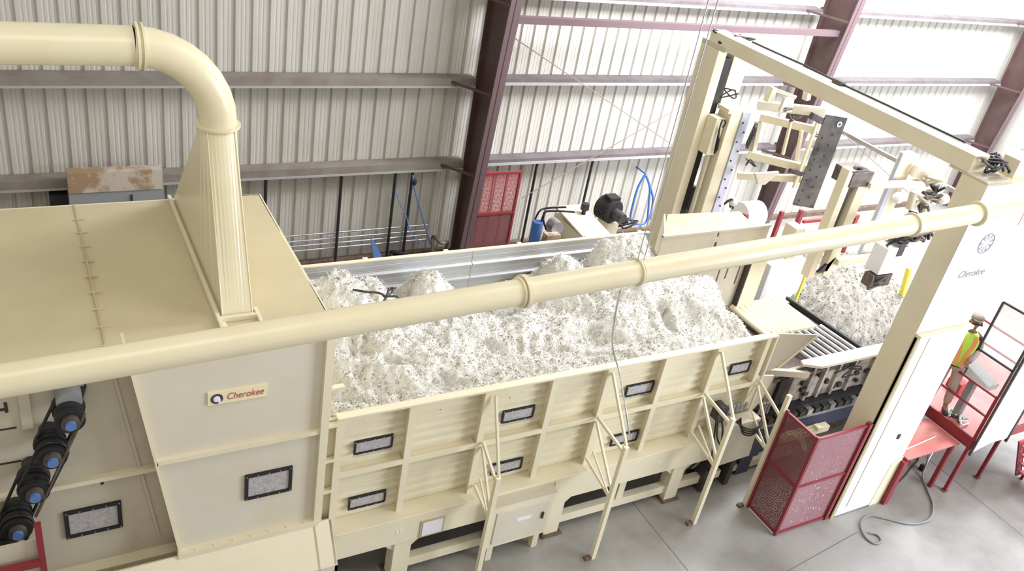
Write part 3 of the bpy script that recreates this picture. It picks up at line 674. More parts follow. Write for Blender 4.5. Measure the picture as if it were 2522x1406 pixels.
# cream valve cabinet and tank below, with hoses
t = thing('hydraulic_cabinet', (9.95, 7.6, 0), 'plain cream box with sloping end below the right end of the bin', 'cabinet')
q = [at(1772,1060,'Y',7.42), at(1875,1030,'Y',7.42), at(1845,1122,'Y',7.42), at(1757,1152,'Y',7.42)]
MB().plate(q[::-1], (0, .55, 0)).build('body', 'creamface', t, bevel=.008)
MB().box((q[0].x+.15, 7.5, .02), (q[0].x+.25, 7.9, q[2].z+.05)).build('cabinet_foot', 'darkmetal', t); MB().box((q[1].x-.2, 7.5, .02), (q[1].x-.1, 7.9, q[2].z+.05)).build('cabinet_foot', 'darkmetal', t)
tag(MB().box((10.55, 7.6, .42), (10.95, 7.95, .85)).box((10.6,7.65,0),(10.9,7.9,.42)).build('dark_tank', 'darkblue'), 'dark blue steel block right of the plain cream hydraulic box', 'tank')
for k in range(4):
    x = 9.35 + k*.1
    tag(MB().plate([(x, 7.75, .35), (x+.05, 7.75, .35), (x+.18, 7.62, .75), (x+.12, 7.62, .75)], (0, .3, 0)).build('drip_plate', 'creamgrey' if k % 2 == 0 else 'darkmetal'), '%s of the slanting plates under the sill by the hydraulic box' % ('leftmost', 'second', 'third', 'rightmost')[k], 'plate', 'slanting plates under the sill')
def hose(pts, r, lab, m='black', cat='hose', grp=None, nm='hydraulic_hose'):
    o = MB().tube(smoothpath(pts, 6), r, 7).build(nm, m); return tag(o, lab, cat, grp)
for k in range(4):
    d = k*.07
    hose([at(1812+4*k,1038-3*k,'Y',7.35), at(1828,1050+5*k,'Y',7.25), at(1848,1057+5*k,'Y',7.25), at(1868,1050+3*k,'Y',7.3), at(1880,1032+2*k,'Y',7.45)], .014, 'hanging black hose looped over the right half of the hydraulic box', grp='black hoses looped over the hydraulic box')
hose([at(1775,1000,'Y',7.5), at(1768,1040,'Y',7.3), at(1766,1075,'Y',7.3), at(1775,1095,'Y',7.3), at(1780,1060,'Y',7.35), at(1778,1040,'Y',7.4)], .016, 'black hose hanging beside the third outrigger strut')
hose([at(1769,1000,'Y',7.55), at(1762,1050,'Y',7.35), at(1750,1140,'Y',7.4), at(1738,1180,'Z',.05)], .014, 'black hose running down to the floor left of the hydraulic box')
t = thing('valve_block', (9.9, 7.6, 1.3), 'small steel valve block with fittings under the end of the bin', 'valve')
c = at(1785, 1010, 'Y', 7.45)
MB().box((c.x-.12, 7.40, c.z-.2), (c.x+.0, 7.6, c.z+.1)).build('block', 'darkmetal', t)
MB().box((c.x+.05, 7.42, c.z-.12), (c.x+.5, 7.6, c.z-.05)).build('manifold', 'steel', t)
for k in range(5): MB().cyl((c.x+.1+k*.09, 7.45, c.z-.05), (c.x+.1+k*.09, 7.45, c.z+.06), .025, 8).build('fitting', 'steel', t)
c = at(1875, 1000, 'Y', 7.7)
for k in range(4): MB().cyl((c.x+k*.07, 7.7, c.z-.2), (c.x+k*.07, 7.7, c.z+.05), .02, 8).build('fitting', 'steel', t)
# ------------------------------------------------------------------ rear hopper sheets
t = thing('chute_shield', (11.4, 10.2, 1.9), 'cream sheet shield behind the slats with a dusty sloping top and dark stains', 'shield')
HY = 10.02
a = at(1645, 580, 'Y', HY); b = at(1898, 556, 'Y', HY); c = at(1830, 728, 'Y', HY); d = at(1880, 717, 'Y', HY)
zt = (a.z + b.z)/2
MB().box((9.55, HY, 1.9), (b.x, HY+.03, zt)).build('front_sheet', 'creamgrey', t)
e = at(1650,527,'Y',HY+.55); g = at(1815,520,'Y',HY+.55)
MB().plate([(9.55, HY, zt), (b.x-.55, HY, zt), tuple(at(1850,548,'Y',HY+.1)), tuple(at(1822,520,'Y',HY+.55)), (e.x-.05, HY+.55, e.z)], (0, 0, -.03)).build('sloping_top', 'hoppertop', t)
MB().box((9.55, HY-.03, zt-.02), (b.x, HY+.04, zt+.02)).build('top_edge', 'creamgrey', t)
MB().box((b.x-1.28, HY-.01, zt-.12), (b.x-1.26, HY, zt)).box((b.x-1.28, HY-.01, zt-.35), (b.x-1.24, HY, zt-.24)).build('seam_bolt', 'darkmetal', t)
MB().box((b.x-.28, HY-.12, 1.95), (b.x+.12, HY-.0, zt-.5)).build('end_box', 'cream', t)
MB().box((b.x-.32, HY-.13, 1.95), (b.x-.30, HY-.0, zt-.5)).build('dark_edge', 'darkmetal', t)
mb = MB(); r = random.Random(8)
for k in range(9):
    x = b.x-1.05+k*.10; h_ = r.uniform(.1, .6); mb.box((x, HY-.006, zt-.62-h_), (x+.03, HY, zt-.60))
mb.build('oil_stain', 'brownmetal', t)
MB().box((b.x-.3, HY-.2, 1.86), (b.x+1.1, HY+.05, 1.95)).build('foot_ledge', 'creamgrey', t)
for x in (9.8, 11.2, b.x): MB().box((x-.05, HY+.05, 0), (x+.05, HY+.15, zt-.1)).build('leg', 'cream', t)
t2 = tag(MB().plate([at(1612,612,'Y',HY+.05), at(1622,640,'Y',HY), at(1637,590,'Y',HY), at(1635,528,'Y',HY+.2)], (.06, .03, 0)).build('corner_gusset', 'creamface'), 'upright pointed white gusset plate at the back right corner of the bin', 'plate')
tag(MB().box(at(1935,640,'Y',HY-.05), at(1958,545,'Y',HY+.25)).build('short_post', 'cream'), 'short cream post between the two red posts behind the shield', 'post')
# red stand rails behind
def post(p, q, Y, w, lab, nm='red_post', m='red', grp=None):
    a = at(*p, 'Y', Y); b = at(*q, 'Y', Y); x = (a.x+b.x)/2
    return tag(MB().box((x-w/2, Y, 0), (x+w/2, Y+w, a.z)).build(nm, m), lab, 'post', grp)
post((1928,523),(1908,588),11.4,.08,'dark red post left of the short cream post behind the shield')
post((1975,520),(1962,575),11.4,.09,'dark red post right of the short cream post behind the shield')
post((1838,530),(1832,565),11.6,.09,'short dark red post beside the white drum behind the shield')
a = at(1900,655,'Y',10.85); b = at(1990,652,'Y',10.85)
tag(MB().box((a.x, 10.85, 0), (b.x, 11.25, a.z)).build('pale_crate', 'label', bevel=.01), 'pale crate standing behind the slats left of the flake pile', 'crate')
a = at(1978,546,'Y',11.45); b = at(2040,540,'Y',11.45)
tag(MB().box((a.x, 11.42, a.z-.03), (b.x+1, 11.48, a.z+.03)).box((b.x+.9, 11.42, 0), (b.x+1, 11.48, a.z-.03)).build('red_rail', 'red'), 'thin red rail running right behind the second carriage post', 'rail')
c = at(1858,527,'Y',12.2)
t = thing('white_drum', (c.x, 12.2, 0), 'white round drum end showing above the dusty shield', 'drum')
MB().tube([(c.x-.45, 12.2, c.z), (c.x+.1, 12.2, c.z)], .3, 24).build('shell', 'white', t)
MB().box((c.x-.4, 12.1, 0), (c.x-.3, 12.3, c.z-.28)).box((c.x-.05, 12.1, 0), (c.x+.05, 12.3, c.z-.28)).build('stand', 'red', t)
# ================================================================== press frame
t = thing('press_frame', (12, 9.4, 0), 'tall cream press frame of two columns joined by a long tie beam', 'press')
X0 = 11.53; ZT = 6.33
MB().box((X0, 6.27, 0), (12.82, 6.68, ZT)).build('near_column', 'cream', t, bevel=.008)
MB().box((X0+.004, 6.262, 3.87), (12.815, 6.2695, ZT-.01)).build('front_sheet', 'glarewhite', t, label='cream front sheet whitened with painted-in glare')  # thin skin added to carry the glare colour on the upper face
MB().box((X0+.02, 6.21, 0.02), (12.84, 6.27, 3.82)).build('lower_door', 'glarewhite', t, bevel=.01)
MB().box((X0+.02, 6.17, 3.80), (12.86, 6.27, 3.86)).build('door_ledge', 'cream', t)
MB().box((X0+.33, 6.205, .2), (X0+.345, 6.21, 3.78)).build('door_seam', 'hoppertop', t)
MB().box((X0+.02, 6.20, 0.0), (X0+.10, 6.27, 3.8)).build('door_frame', 'hoppertop', t)
MB().box((12.35, 6.19, 1.62), (12.40, 6.205, 1.72)).build('door_latch', 'darkmetal', t)
MB().plate([(12.55, 6.205, 0.0), (12.86, 6.205, 0), (12.86, 6.205, 1.1), (12.6, 6.205, 1.0)], (0, .003, 0)).build('lower_wear_strip', 'cream', t)
# lettering on the white upper face, tilted with the column face
MB().text('Cherokee', (X0+.36, 6.262, 4.80), (1, 0, 0), (0, 0, 1), .17, shear=.3, width=.64).build('lettering', 'signgrey', t)
cx, cz = 12.20, 5.36
mb = MB().ring((cx, 6.259, cz), (0,1,0), .155, .17, .006, 32)
for k in range(9):
    an = R(20+k*40); mb.plate([(cx+.05*math.cos(an), 6.262, cz+.05*math.sin(an)), (cx+.145*math.cos(an-.16), 6.262, cz+.145*math.sin(an-.16)), (cx+.145*math.cos(an+.14), 6.262, cz+.145*math.sin(an+.14))], (0,-.003,0))
mb.build('emblem', 'signgrey', t)
MB().box((12.78, 6.258, 5.62), (12.80, 6.262, 5.9)).build('red_mark', 'redtop', t)
# far column, open on the right with a dark slot
MB().box((X0, 12.05, 0), (11.75, 12.57, ZT)).build('far_column', 'cream', t, bevel=.008)
MB().box((11.75, 12.07, 0), (11.91, 12.5, ZT-.15)).build('slot', 'black', t)
MB().box((11.90, 12.2, 3.2), (12.0, 12.5, ZT-.3)).build('slot_rail', 'brownmetal', t)
MB().box((12.0, 12.1, 5.25), (12.4, 12.5, ZT-.05)).build('upper_housing', 'creamface', t)
MB().box((11.93, 12.1, 2.3), (12.05, 12.2, 3.5)).build('lower_slide', 'darkmetal', t)
MB().box((X0+.002, 6.60, 6.361), (X0+.34, 12.4, 6.62)).build('tie_beam', 'cream', t, bevel=.008)
MB().box((X0, 11.9, 6.331), (12.3, 12.57, 6.42)).build('beam_saddle', 'creamgrey', t); MB().box((X0-.002, 6.265, 6.331), (12.1, 6.9, 6.36)).build('beam_saddle', 'creamgrey', t)
MB().box((12.3, 6.4, 6.33), (12.75, 6.65, 6.6)).build('top_box', 'cream', t)
def scribble(c, n, rx, ry, rz, seed):
    r = random.Random(seed); return smoothpath([Vector(c) + Vector((r.uniform(-rx,rx), r.uniform(-ry,ry), r.uniform(-rz,rz))) for _ in range(n)], 5)
tag(MB().tube([(X0+.3, 11.6, 6.64), (X0+.32, 11, 6.64), (X0+.3, 10.2, 6.66), (X0+.3, 9.5, 6.64), (X0+.32, 8.5, 6.64), (X0+.3, 7.0, 6.64)], .017, 7).build('beam_hose', 'black'), 'black hose lying along the top of the press tie beam', 'hose')
for c, n, nm, sd in (((11.85, 12.1, 6.55), 9, 'far', 1), ((11.9, 6.6, 6.5), 9, 'near', 2)):
    for k in range(3):
        tag(MB().tube(scribble(c, n, .34, .22, .09, sd*10+k), .02, 6).build('hose_bundle', 'black' if k else 'brownmetal'), 'tangled dark hoses heaped on the %s end of the press tie beam' % nm, 'hose', 'tangled hoses on the %s beam end' % nm)
tag(MB().box((X0+.22, 9.35, 6.62), (X0+.34, 9.55, 6.69)).build('beam_clip', 'darkmetal'), 'small dark clip half way along the press tie beam', 'clip')
hose([at(1962,770,'Y',6.62)+Vector((0,0,0)), at(1966,772,'Y',6.6)], .01, 'tiny hose stub on the near column') if False else None
# ------------------------------------------------------------------ far carriage
t = thing('far_carriage', (12.2, 11.8, 3.0), 'cream clamp carriage hanging on the far press column behind the drilled plate', 'carriage')
MB().box((11.97, 11.7, 2.95), (12.24, 12.05, 5.22)).build('upright', 'cream', t, bevel=.008)
MB().box((12.26, 11.68, 2.95), (12.46, 11.76, 5.25)).build('face_strip', 'bluestrip', t, label='pale blue face strip with bolt holes')
for k in range(11): MB().cyl((12.31+.1*(k % 2), 11.66, 3.05+k*.2), (12.31+.1*(k % 2), 11.68, 3.05+k*.2), .018, 8).build('bolt', 'darkmetal', t)
MB().box((11.72, 11.78, 4.35), (11.94, 12.04, 5.1)).build('slide_block', 'cream', t)
MB().cyl((11.84, 11.85, 3.0), (11.84, 11.85, 4.35), .045, 14).build('ram', 'creamgrey', t)
MB().tube(scribble((11.86, 11.72, 4.7), 7, .07, .03, .4, 5), .016, 6).build('hose', 'black', t)
MB().box((11.9, 11.72, 5.22), (12.3, 12.05, 5.30)).build('cap', 'creamgrey', t)
L0 = at(2035, 282, 'Y', 10.7); L1 = at(1955, 505, 'Y', 10.7); R0 = at(2088, 291, 'Y', 10.5)
px, pz0, pz1 = L0.x, L1.z, L0.z; ux = (Vector((R0.x, 10.5, 0)) - Vector((L0.x, 10.7, 0))); 
wv = ux; nv = Vector((-ux.y, ux.x, 0)).normalized()
# arms between upright and drilled plate
def arm(p, q, Y0, Y1, w, h, nm, m='cream'):
    return MB().bar(at(*p, 'Y', Y0), at(*q, 'Y', Y1), w, h).build(nm, m, t)
arm((1866,258),(2030,276),11.5,10.75,.12,.16,'top_arm','creamface')
arm((1872,288),(2008,320),11.5,10.8,.10,.14,'second_arm')
arm((1842,380),(1985,415),11.5,10.8,.11,.15,'third_arm')
arm((1816,432),(1972,440),11.5,10.8,.10,.13,'bottom_arm')
MB().plate([at(1921,275,'Y',10.9), at(1950,275,'Y',10.9), at(1957,245,'Y',10.9), at(1935,240,'Y',10.9)][::-1], (0, .06, 0)).build('top_cam', 'creamface', t)
MB().plate([at(1861,428,'Y',10.9), at(1868,455,'Y',10.9), at(1885,455,'Y',10.9), at(1920,424,'Y',10.9)], (0, .06, 0)).build('bottom_cam', 'creamface', t)
arm((1868,300),(1853,375),11.5,11.5,.10,.10,'rear_strut','creamgrey')
arm((1948,300),(1928,380),11.0,11.0,.05,.05,'diagonal_rod')
arm((1975,320),(1962,395),10.9,10.9,.06,.06,'diagonal_rod')
arm((1890,250),(1905,215),11.2,11.2,.12,.12,'lug'); arm((1985,245),(1990,220),10.9,10.9,.12,.10,'lug','creamgrey')
arm((1900,218),(1960,240),11.2,11.0,.05,.06,'link','creamgrey')
arm((1998,285),(2030,300),10.8,10.75,.10,.12,'dark_pin','darkmetal'); arm((1945,420),(1975,428),10.8,10.75,.08,.08,'dark_pin','darkmetal')
for k in range(5): MB().ring(at(1858-4*k,318+9*k,'Y',11.45), (1,-.6,.0), .05, .10, .03, 16).build('spring_coil', 'darkmetal', t)
for c, s in (((1995,285),11),((1955,290),12),((1850,400),13),((2003,330),14),((1795,232),15)): MB().tube(scribble(at(*c,'Y',11.0), 7, .14, .1, .1, s), .013, 6).build('hose', 'darkmetal', t)
MB().obox(Vector((px-.10, 10.75, pz0+.35)), (.08, 0, 0), (0,.05,0), (0,0,pz1-pz0-.4)).build('plate_frame', 'cream', t)
MB().tube(scribble(at(1940,268,'Y',10.9), 6, .2, .05, .05, 21), .012, 6).build('hose', 'brownmetal', t)
MB().ball(at(1806,497,'Y',11.4), .09, n=12).build('white_knob', 'white', t)
MB().tube(scribble(at(1795,500,'Y',11.4), 7, .12, .05, .12, 22), .02, 6).build('hose', 'darkmetal', t)
t = thing('drilled_plate', (px+.3, 10.6, pz0), 'big dark upright steel plate with rows of bolt holes, hanging in the press', 'plate')
MB().obox(Vector((px, 10.7, pz0)), wv, nv*.05, (0, 0, pz1-pz0)).build('plate_body', 'platen', t, bevel=.004)
wl = wv.normalized(); hgt = pz1-pz0
for k in range(7):
    zz = pz0 + .12 + k*.22
    for off, dz in ((.22, 0), (.62, .10)):
        if zz+dz > pz1-.3: continue
        p = Vector((px, 10.7, zz+dz)) + wv*off; p0 = p - nv*.004 if nv.y > 0 else p + nv*.054
        MB().cyl(p0, p0 + Vector((0,.004,0)), .024, 10).build('bolt_hole', 'black', t)
p = Vector((px, 10.695, pz1-.14)) + wv*.72
MB().ring(p, (0.2,1,0), .03, .055, .02, 16).build('lifting_eye', 'steel', t)
# ------------------------------------------------------------------ near carriage
t = thing('near_carriage', (12.6, 9.1, 2.9), 'pair of cream upright channels with a dirty dark head in the middle of the press', 'carriage')
a = at(2095,420,'Y',9.0); b = at(2007,683,'Y',9.0)
MB().box((a.x-.02, 9.0, b.z), (a.x+.14, 9.18, a.z)).build('left_channel', 'cream', t, bevel=.008)
MB().box((a.x+.16, 9.2, b.z+.1), (a.x+.40, 9.3, a.z-.1)).build('channel_web', 'brownmetal', t)
MB().box((a.x+.38, 9.0, b.z-.0), (a.x+.62, 9.15, a.z-.25)).build('right_channel', 'cream', t, bevel=.008)
MB().box((a.x+.16, 9.02, b.z), (a.x+.62, 9.3, b.z+.06)).build('foot', 'creamgrey', t)
MB().box((a.x+.10, 8.98, a.z-.32), (a.x+.62, 9.4, a.z-.05)).build('head_block', 'brownmetal', t)
MB().tube(scribble((a.x+.3, 9.1, a.z-.02), 9, .25, .1, .05, 31), .03, 6).build('hose', 'darkmetal', t)
MB().cyl((a.x+.28, 9.12, b.z+.5), (a.x+.28, 9.12, a.z-.3), .05, 12).build('ram', 'darkmetal', t)
MB().plate([(a.x+.2, 9.0, b.z+.1), (a.x+.55, 9.0, b.z+.4), (a.x+.45, 9.0, b.z+.1)], (0,.05,0)).build('foot_web', 'darkmetal', t)
MB().bar(at(2140,457,'Y',8.95), at(2262,450,'Y',8.8), .09, .10).build('clamp_arm', 'cream', t)
MB().bar(at(2060,645,'Y',8.95), at(2185,628,'Y',8.85), .10, .12).build('lower_arm', 'cream', t)
a = at(2225,378,'Y',9.0); b = at(2130,645,'Y',9.0)
MB().box((a.x, 9.0, b.z), (a.x+.10, 9.06, a.z)).build('clamp_face', 'bluestrip', t, label='pale blue clamp face')
MB().box((a.x+.10, 9.0, b.z), (a.x+.40, 9.15, a.z-.02)).build('clamp_beam', 'cream', t, bevel=.01)
MB().bar(at(2250,420,'Y',8.9), at(2320,452,'Y',8.7), .16, .2).bar(at(2320,452,'Y',8.7), at(2290,500,'Y',8.7), .14, .14).build('clamp_head', 'creamgrey', t)
for k in range(5): MB().tube(scribble(at(2305-8*k,450+16*k,'Y',8.6), 8, .2, .15, .13, 40+k), .026, 6).build('hose', ('creamgrey','darkmetal','brownmetal','creamface','brownmetal')[k], t)
MB().cyl(at(2252,470,'Y',8.7), at(2240,512,'Y',8.7), .07, 12).cyl(at(2290,470,'Y',8.7), at(2275,520,'Y',8.7), .06, 12).build('clamp_ram', 'creamgrey', t)
for p in ((2215,540),(2325,490),(2212,487),(2352,395)): MB().ball(at(*p,'Y',8.6), .10, n=12).build('round_cap', 'white', t)
# white valve box with black loop
t = thing('valve_box', at(2210,660,'Y',8.0), 'white control box with black hose loop above, left of the near press column', 'box')
a = at(2210,612,'Y',8.0); b = at(2200,672,'Y',8.0)
MB().obox(Vector((a.x-.22, 8.0, b.z)), (.55, 0, 0), (0, .3, 0), (-.0, 0, a.z-b.z)).build('case', 'label', t, bevel=.01)
MB().box((a.x+.05, 7.99, b.z+.35), (a.x+.2, 8.0, b.z+.6)).build('dark_panel', 'darkmetal', t)
MB().ring((a.x+.05, 8.0, a.z+.14), (0,1,.9), .24, .27, .04, 24).build('hose_loop', 'black', t)
MB().box((a.x+.0, 8.15, a.z+.05), (a.x+.75, 8.4, a.z+.35)).build('dark_valves', 'darkmetal', t)
for k in range(4): MB().tube(scribble((a.x+.3+.08*k, 8.05, a.z+.22), 9, .38, .1, .2, 150+k), .03, 6).build('hose', ('black','brownmetal')[k % 2], t)
MB().tube(scribble((a.x+.5, 8.0, a.z+.3), 10, .35, .1, .15, 51), .02, 6).build('hose', 'brownmetal', t)
MB().box((a.x-.3, 8.0, b.z-.25), (a.x+.2, 8.2, b.z-.02)).build('lower_valve', 'brownmetal', t)
MB().tube(scribble((a.x-.3, 7.95, b.z-.1), 8, .2, .06, .12, 52), .02, 6).build('hose', 'darkmetal', t)
c = at(2180,612,'Y',10.9)
tag(MB().box((c.x-.3, 10.9, c.z-.25), (c.x+.24, 11.3, c.z+.16)).build('yellow_block', 'yellow'), 'small bright yellow block just below the long pipe near the press', 'block')
c = at(2232,690,'Y',9.2)
tag(MB().bar(at(2240,660,'Y',9.9), at(2222,725,'Y',9.9), .10, .10).build('yellow_bar', 'yellow'), 'slanting yellow bar peeping out left of the near press column', 'bar')
c = at(1985,680,'Y',10.2)
tag(MB().box((c.x-.02, 10.2, 0), (c.x+.03, 10.24, at(1995,620,'Y',10.2).z)).build('yellow_post', 'yellow'), 'thin yellow-edged post at the left edge of the tan flake pile', 'post')
# flakes heaped on the floor beyond
def mound(x, y):
    d = math.hypot((x-16.2)/2.7, (y-11.0)/2.75)
    return 1.9*max(-.02, (1-d**2.2)) + .05*fnoise(x,y,3,1.) + .04*fnoise(x,y,9,2.) + .02*fnoise(x, y, 25, 4.)
o = fibre_mesh('tan_flakes', 13.3, 19.0, 8.1, 13.9, .04, mound, 'flake', 30000, (.03, .10), mask=lambda x, y, z: z > -.005, wid=.009)
stuff(tag(o, 'heap of tan and grey flakes lying on the floor beyond the press', 'flakes'))
for k in range(4):
    tag(MB().tube(scribble(at(2170+8*k,700+6*k,'Z',1.0)+Vector((0,0,.1)), 5, .15, .15, .06, 60+k), .02, 6).build('wire_scrap', 'black'), 'small black twist of wire on the tan flake pile', 'wire', 'black wire twists on the flake pile')
# ================================================================== red mesh guard
t = thing('mesh_guard', (10.9, 6.5, 0), 'red L-shaped guard of perforated sheet standing on the floor before the near press column', 'guard')
GX0, GX1, GY0, GY1, GZ = 10.29, 11.47, 6.26, 6.94, 2.13
for (x, y, w_) in ((GX0, GY0, .05), (GX0, GY1, .05), (GX1, GY0, .08)):
    MB().box((x-w_/2, y-w_/2, 0), (x+w_/2, y+w_/2, GZ)).build('post', 'red', t)
for z in (.05, 1.08, GZ-.04):
    MB().box((GX0-.02, GY0+.03, z-.02), (GX0+.02, GY1-.03, z+.02)).build('side_rail', 'red', t)
    MB().box((GX0+.03, GY0-.02, z-.02), (GX1-.05, GY0+.02, z+.02)).build('front_rail', 'red', t)
MB().box((GX0+.003, GY0, .03), (GX0+.006, GY1, GZ-.05)).build('side_sheet', 'redmesh', t)
MB().box((GX0, GY0+.003, .03), (GX1, GY0+.006, GZ-.05)).build('front_sheet', 'redmeshf', t, label='paler pinkish perforated sheet')
r = random.Random(2); mb = MB()
for k in range(90):
    x = r.gauss((GX0+GX1)/2, .28); z = abs(r.gauss(.45, .45))+.12
    if not (GX0+.05 < x < GX1-.06 and z < GZ-.1): continue
    s = r.uniform(.006, .018); mb.box((x, GY0-.004, z), (x+s, GY0+.002, z+s*.7))
stuff(mb.build('fibre_flecks', 'white', t))
mb = MB()
for k in range(5):
    rr = .26 + .02*k; mb.tube([Vector((GX0-.002, 6.58 + rr*.9*math.cos(R(a)), 1.5 + rr*1.3*math.sin(R(a)))) for a in range(20, 150, 10)], .002, 4)
stuff(mb.build('scratch_marks', 'creamgrey', t))
# ================================================================== operator platform
t = thing('operator_platform', (15.2, 6.6, 0), 'raised red steel operator platform with handrails and thin legs right of the press', 'platform')
DX, DY, DZ = 14.40, 5.97, 1.25
MB().box((DX+.04, DY+.02, DZ-.03), (17.4, 8.6, DZ)).build('deck', 'redtop', t)
MB().box((DX, DY, DZ-.20), (DX+.04, 8.6, DZ+.03)).box((DX+.04, DY, DZ-.20), (17.4, DY+.03, DZ)).build('fascia', 'red', t)
for (x, y) in ((DX+.03, DY+.03), (15.47, 6.03), (14.42, 8.4), (17.2, 6.03), (17.2, 8.4)):
    MB().box((x-.03, y-.03, 0), (x+.03, y+.03, DZ-.2)).build('leg', 'red', t)
    MB().box((x-.07, y-.05, 0), (x+.05, y+.05, .015)).build('foot_plate', 'rust', t)
MB().tube([(DX+.02, DY+.02, DZ-.2), (DX+.02, DY+.02, 2.24)], .03, 10).build('rail_post', 'red', t)
MB().tube([(DX+.02, 8.3, DZ-.1), (DX+.02, 8.3, 2.22)], .025, 10).build('rail_post', 'red', t)
for z in (2.20, 1.78): MB().tube([(DX+.02, DY, z), (DX+.02, 8.3, z)], .024, 10).build('handrail', 'red', t)
for z in (2.20, 1.78): MB().tube([(16.8, 6.4, z), (16.8, 8.3, z)], .024, 10).build('handrail', 'red', t)
MB().tube([(16.8, 6.4, DZ), (16.8, 6.4, 2.2)], .024, 10).build('rail_post', 'red', t)
def clear_mat(name, col, al, rough):
    m = mat(name, col, rough, alpha=al, dirt=(0.9, 0.9, 0.92), dscale=4, damt=.8); return m
M['acryl'] = clear_mat('scratched_clear_sheet', (.80, .80, .82), .30, .2)
M['sheet'] = clear_mat('milky_sheet', (.84, .85, .86), .93, .25)
# dark framed screens
t = thing('clear_screen', (DX, 6.3, 2.2), 'dark framed clear screen above the red handrail beside the person', 'screen')
y1 = 6.66
for a, b in (((DX, DY, 2.25), (DX, DY, 4.0)), ((DX, y1, 2.80), (DX, y1, 3.78)), ((DX, DY, 3.80), (DX, y1, 3.78)), ((DX, DY, 2.80), (DX, y1, 2.80))):
    MB().bar(a, b, .035, .035).build('frame_bar', 'darkmetal', t)
MB().box((DX-.004, DY, 2.82), (DX+.004, y1, 3.78)).build('pane', 'acryl', t)
MB().box((DX-.004, DY+.02, 2.24), (DX+.004, y1, 2.78)).build('lower_pane', 'acryl', t)
t = thing('milky_screen', (14.9, DY-.04, 0), 'large milky plastic screen in a dark frame on the front of the platform', 'screen')
for a, b in (((DX-.01, DY-.06, .96), (DX-.01, DY-.06, 4.2)), ((15.44, DY-.06, 1.02), (15.44, DY-.06, 4.2))):
    MB().bar(a, b, .04, .04).build('frame_bar', 'darkmetal', t)
MB().plate([(DX+.01, DY-.06, 1.0), (DX+.5, DY-.06, 1.12), (15.42, DY-.06, 1.10), (15.42, DY-.06, 4.2), (DX+.01, DY-.06, 4.2)], (0, .008, 0)).build('sheet', 'sheet', t)
# red table
t = thing('red_table', (13.6, 6.5, 0), 'red steel work table between the press column and the platform', 'table')
MB().box((12.92, 6.14, 1.03), (14.36, 6.86, 1.06)).build('tabletop', 'redtop', t)
MB().box((12.92, 6.14, .97), (12.95, 6.86, 1.03)).box((12.95, 6.82, .97), (14.36, 6.86, 1.03)).build('apron', 'red', t)
for x, y, w_ in ((12.90, 6.18, .055), (12.98, 6.75, .04), (14.22, 6.18, .035), (14.3, 6.8, .035)):
    MB().box((x-w_, y-w_, 0), (x+w_, y+w_, 1.0)).build('leg', 'red', t)
tag(MB().cyl((12.95, 6.33, 1.07), (14.0, 6.42, 1.07), .014, 8).build('measuring_rod', 'creamgrey'), 'thin pale rod lying along the red table', 'rod')
t = thing('floor_stand', (13.9, 6.5, 0), 'thin white stand on a dark foot beneath the red table', 'stand')
a = at(2272,1158,'Z',0.0)
MB().bar((a.x, a.y, .12), (a.x+.10, a.y+.05, .92), .03, .03).build('white_rod', 'white', t)
MB().box((a.x-.06, a.y-.03, 0), (a.x+.03, a.y+.06, .12)).build('foot', 'black', t)
MB().box((a.x-.12, a.y+.3, 0), (a.x-.0, a.y+.45, .7)).build('dark_box', 'darkmetal', t)
# control pedestal and stool
t = thing('control_pedestal', (14.75, 6.62, DZ), 'grey metal control desk on a single column standing on the red platform', 'pedestal')
MB().box((14.68, 6.56, DZ), (14.82, 6.68, 2.10)).build('column', 'grey', t, bevel=.005)
MB().box((14.62, 6.45, DZ), (14.88, 6.80, DZ+.02)).build('base', 'grey', t)
MB().plate([(14.58, 6.28, 2.08), (14.58, 6.28, 2.20), (14.60, 6.92, 2.34), (14.60, 6.92, 2.08)][::-1], (.34, 0, 0)).build('desk', 'grey', t, bevel=.008)
t = thing('red_stool', (15.5, 7.2, DZ), 'dark red step stool behind the grey pedestal on the platform', 'stool')
MB().box((15.35, 7.05, DZ+.02), (15.62, 7.35, DZ+.24)).build('seat_box', 'red', t, bevel=.02)
MB().cyl((15.48, 7.2, DZ+.24), (15.48, 7.2, DZ+.75), .03, 10).build('stem', 'red', t)
for k in range(3):
    tag(MB().tube(scribble((14.62, 6.42+.12*k, DZ+.04), 7, .13, .14, .02, 80+k), .016, 6).build('cable_coil', ('white','darkmetal','creamgrey')[k]), ('white', 'black', 'beige')[k] + ' cable lying in loops on the platform at the foot of the pedestal', 'cable')
# red steps
t = thing('red_steps', (16.0, 5.6, 0), 'red steel steps with a white stripe leading up to the platform at the right edge', 'steps')
MB().plate([(15.50, 5.72, 1.15), (15.75, 5.72, 1.15), (16.45, 5.72, .1), (16.20, 5.72, .1)], (0, .03, 0)).build('stringer', 'red', t)
MB().plate([(15.70, 5.715, 1.10), (15.74, 5.715, 1.10), (16.36, 5.715, .2), (16.30, 5.715, .2)], (0, -.006, 0)).build('white_stripe', 'white', t)
MB().plate([(15.50, 4.92, 1.15), (15.75, 4.92, 1.15), (16.45, 4.92, .1), (16.20, 4.92, .1)], (0, .03, 0)).build('stringer', 'red', t)
for k in range(4): MB().box((15.62+k*.19, 4.95, 1.02-k*.27), (15.9+k*.19, 5.71, 1.05-k*.27)).build('tread', 'redtop', t)
MB().cyl((16.38, 5.68, 0), (16.38, 5.68, .7), .03, 8).cyl((16.38, 4.96, 0), (16.38, 4.96, .7), .03, 8).build('leg', 'red', t)
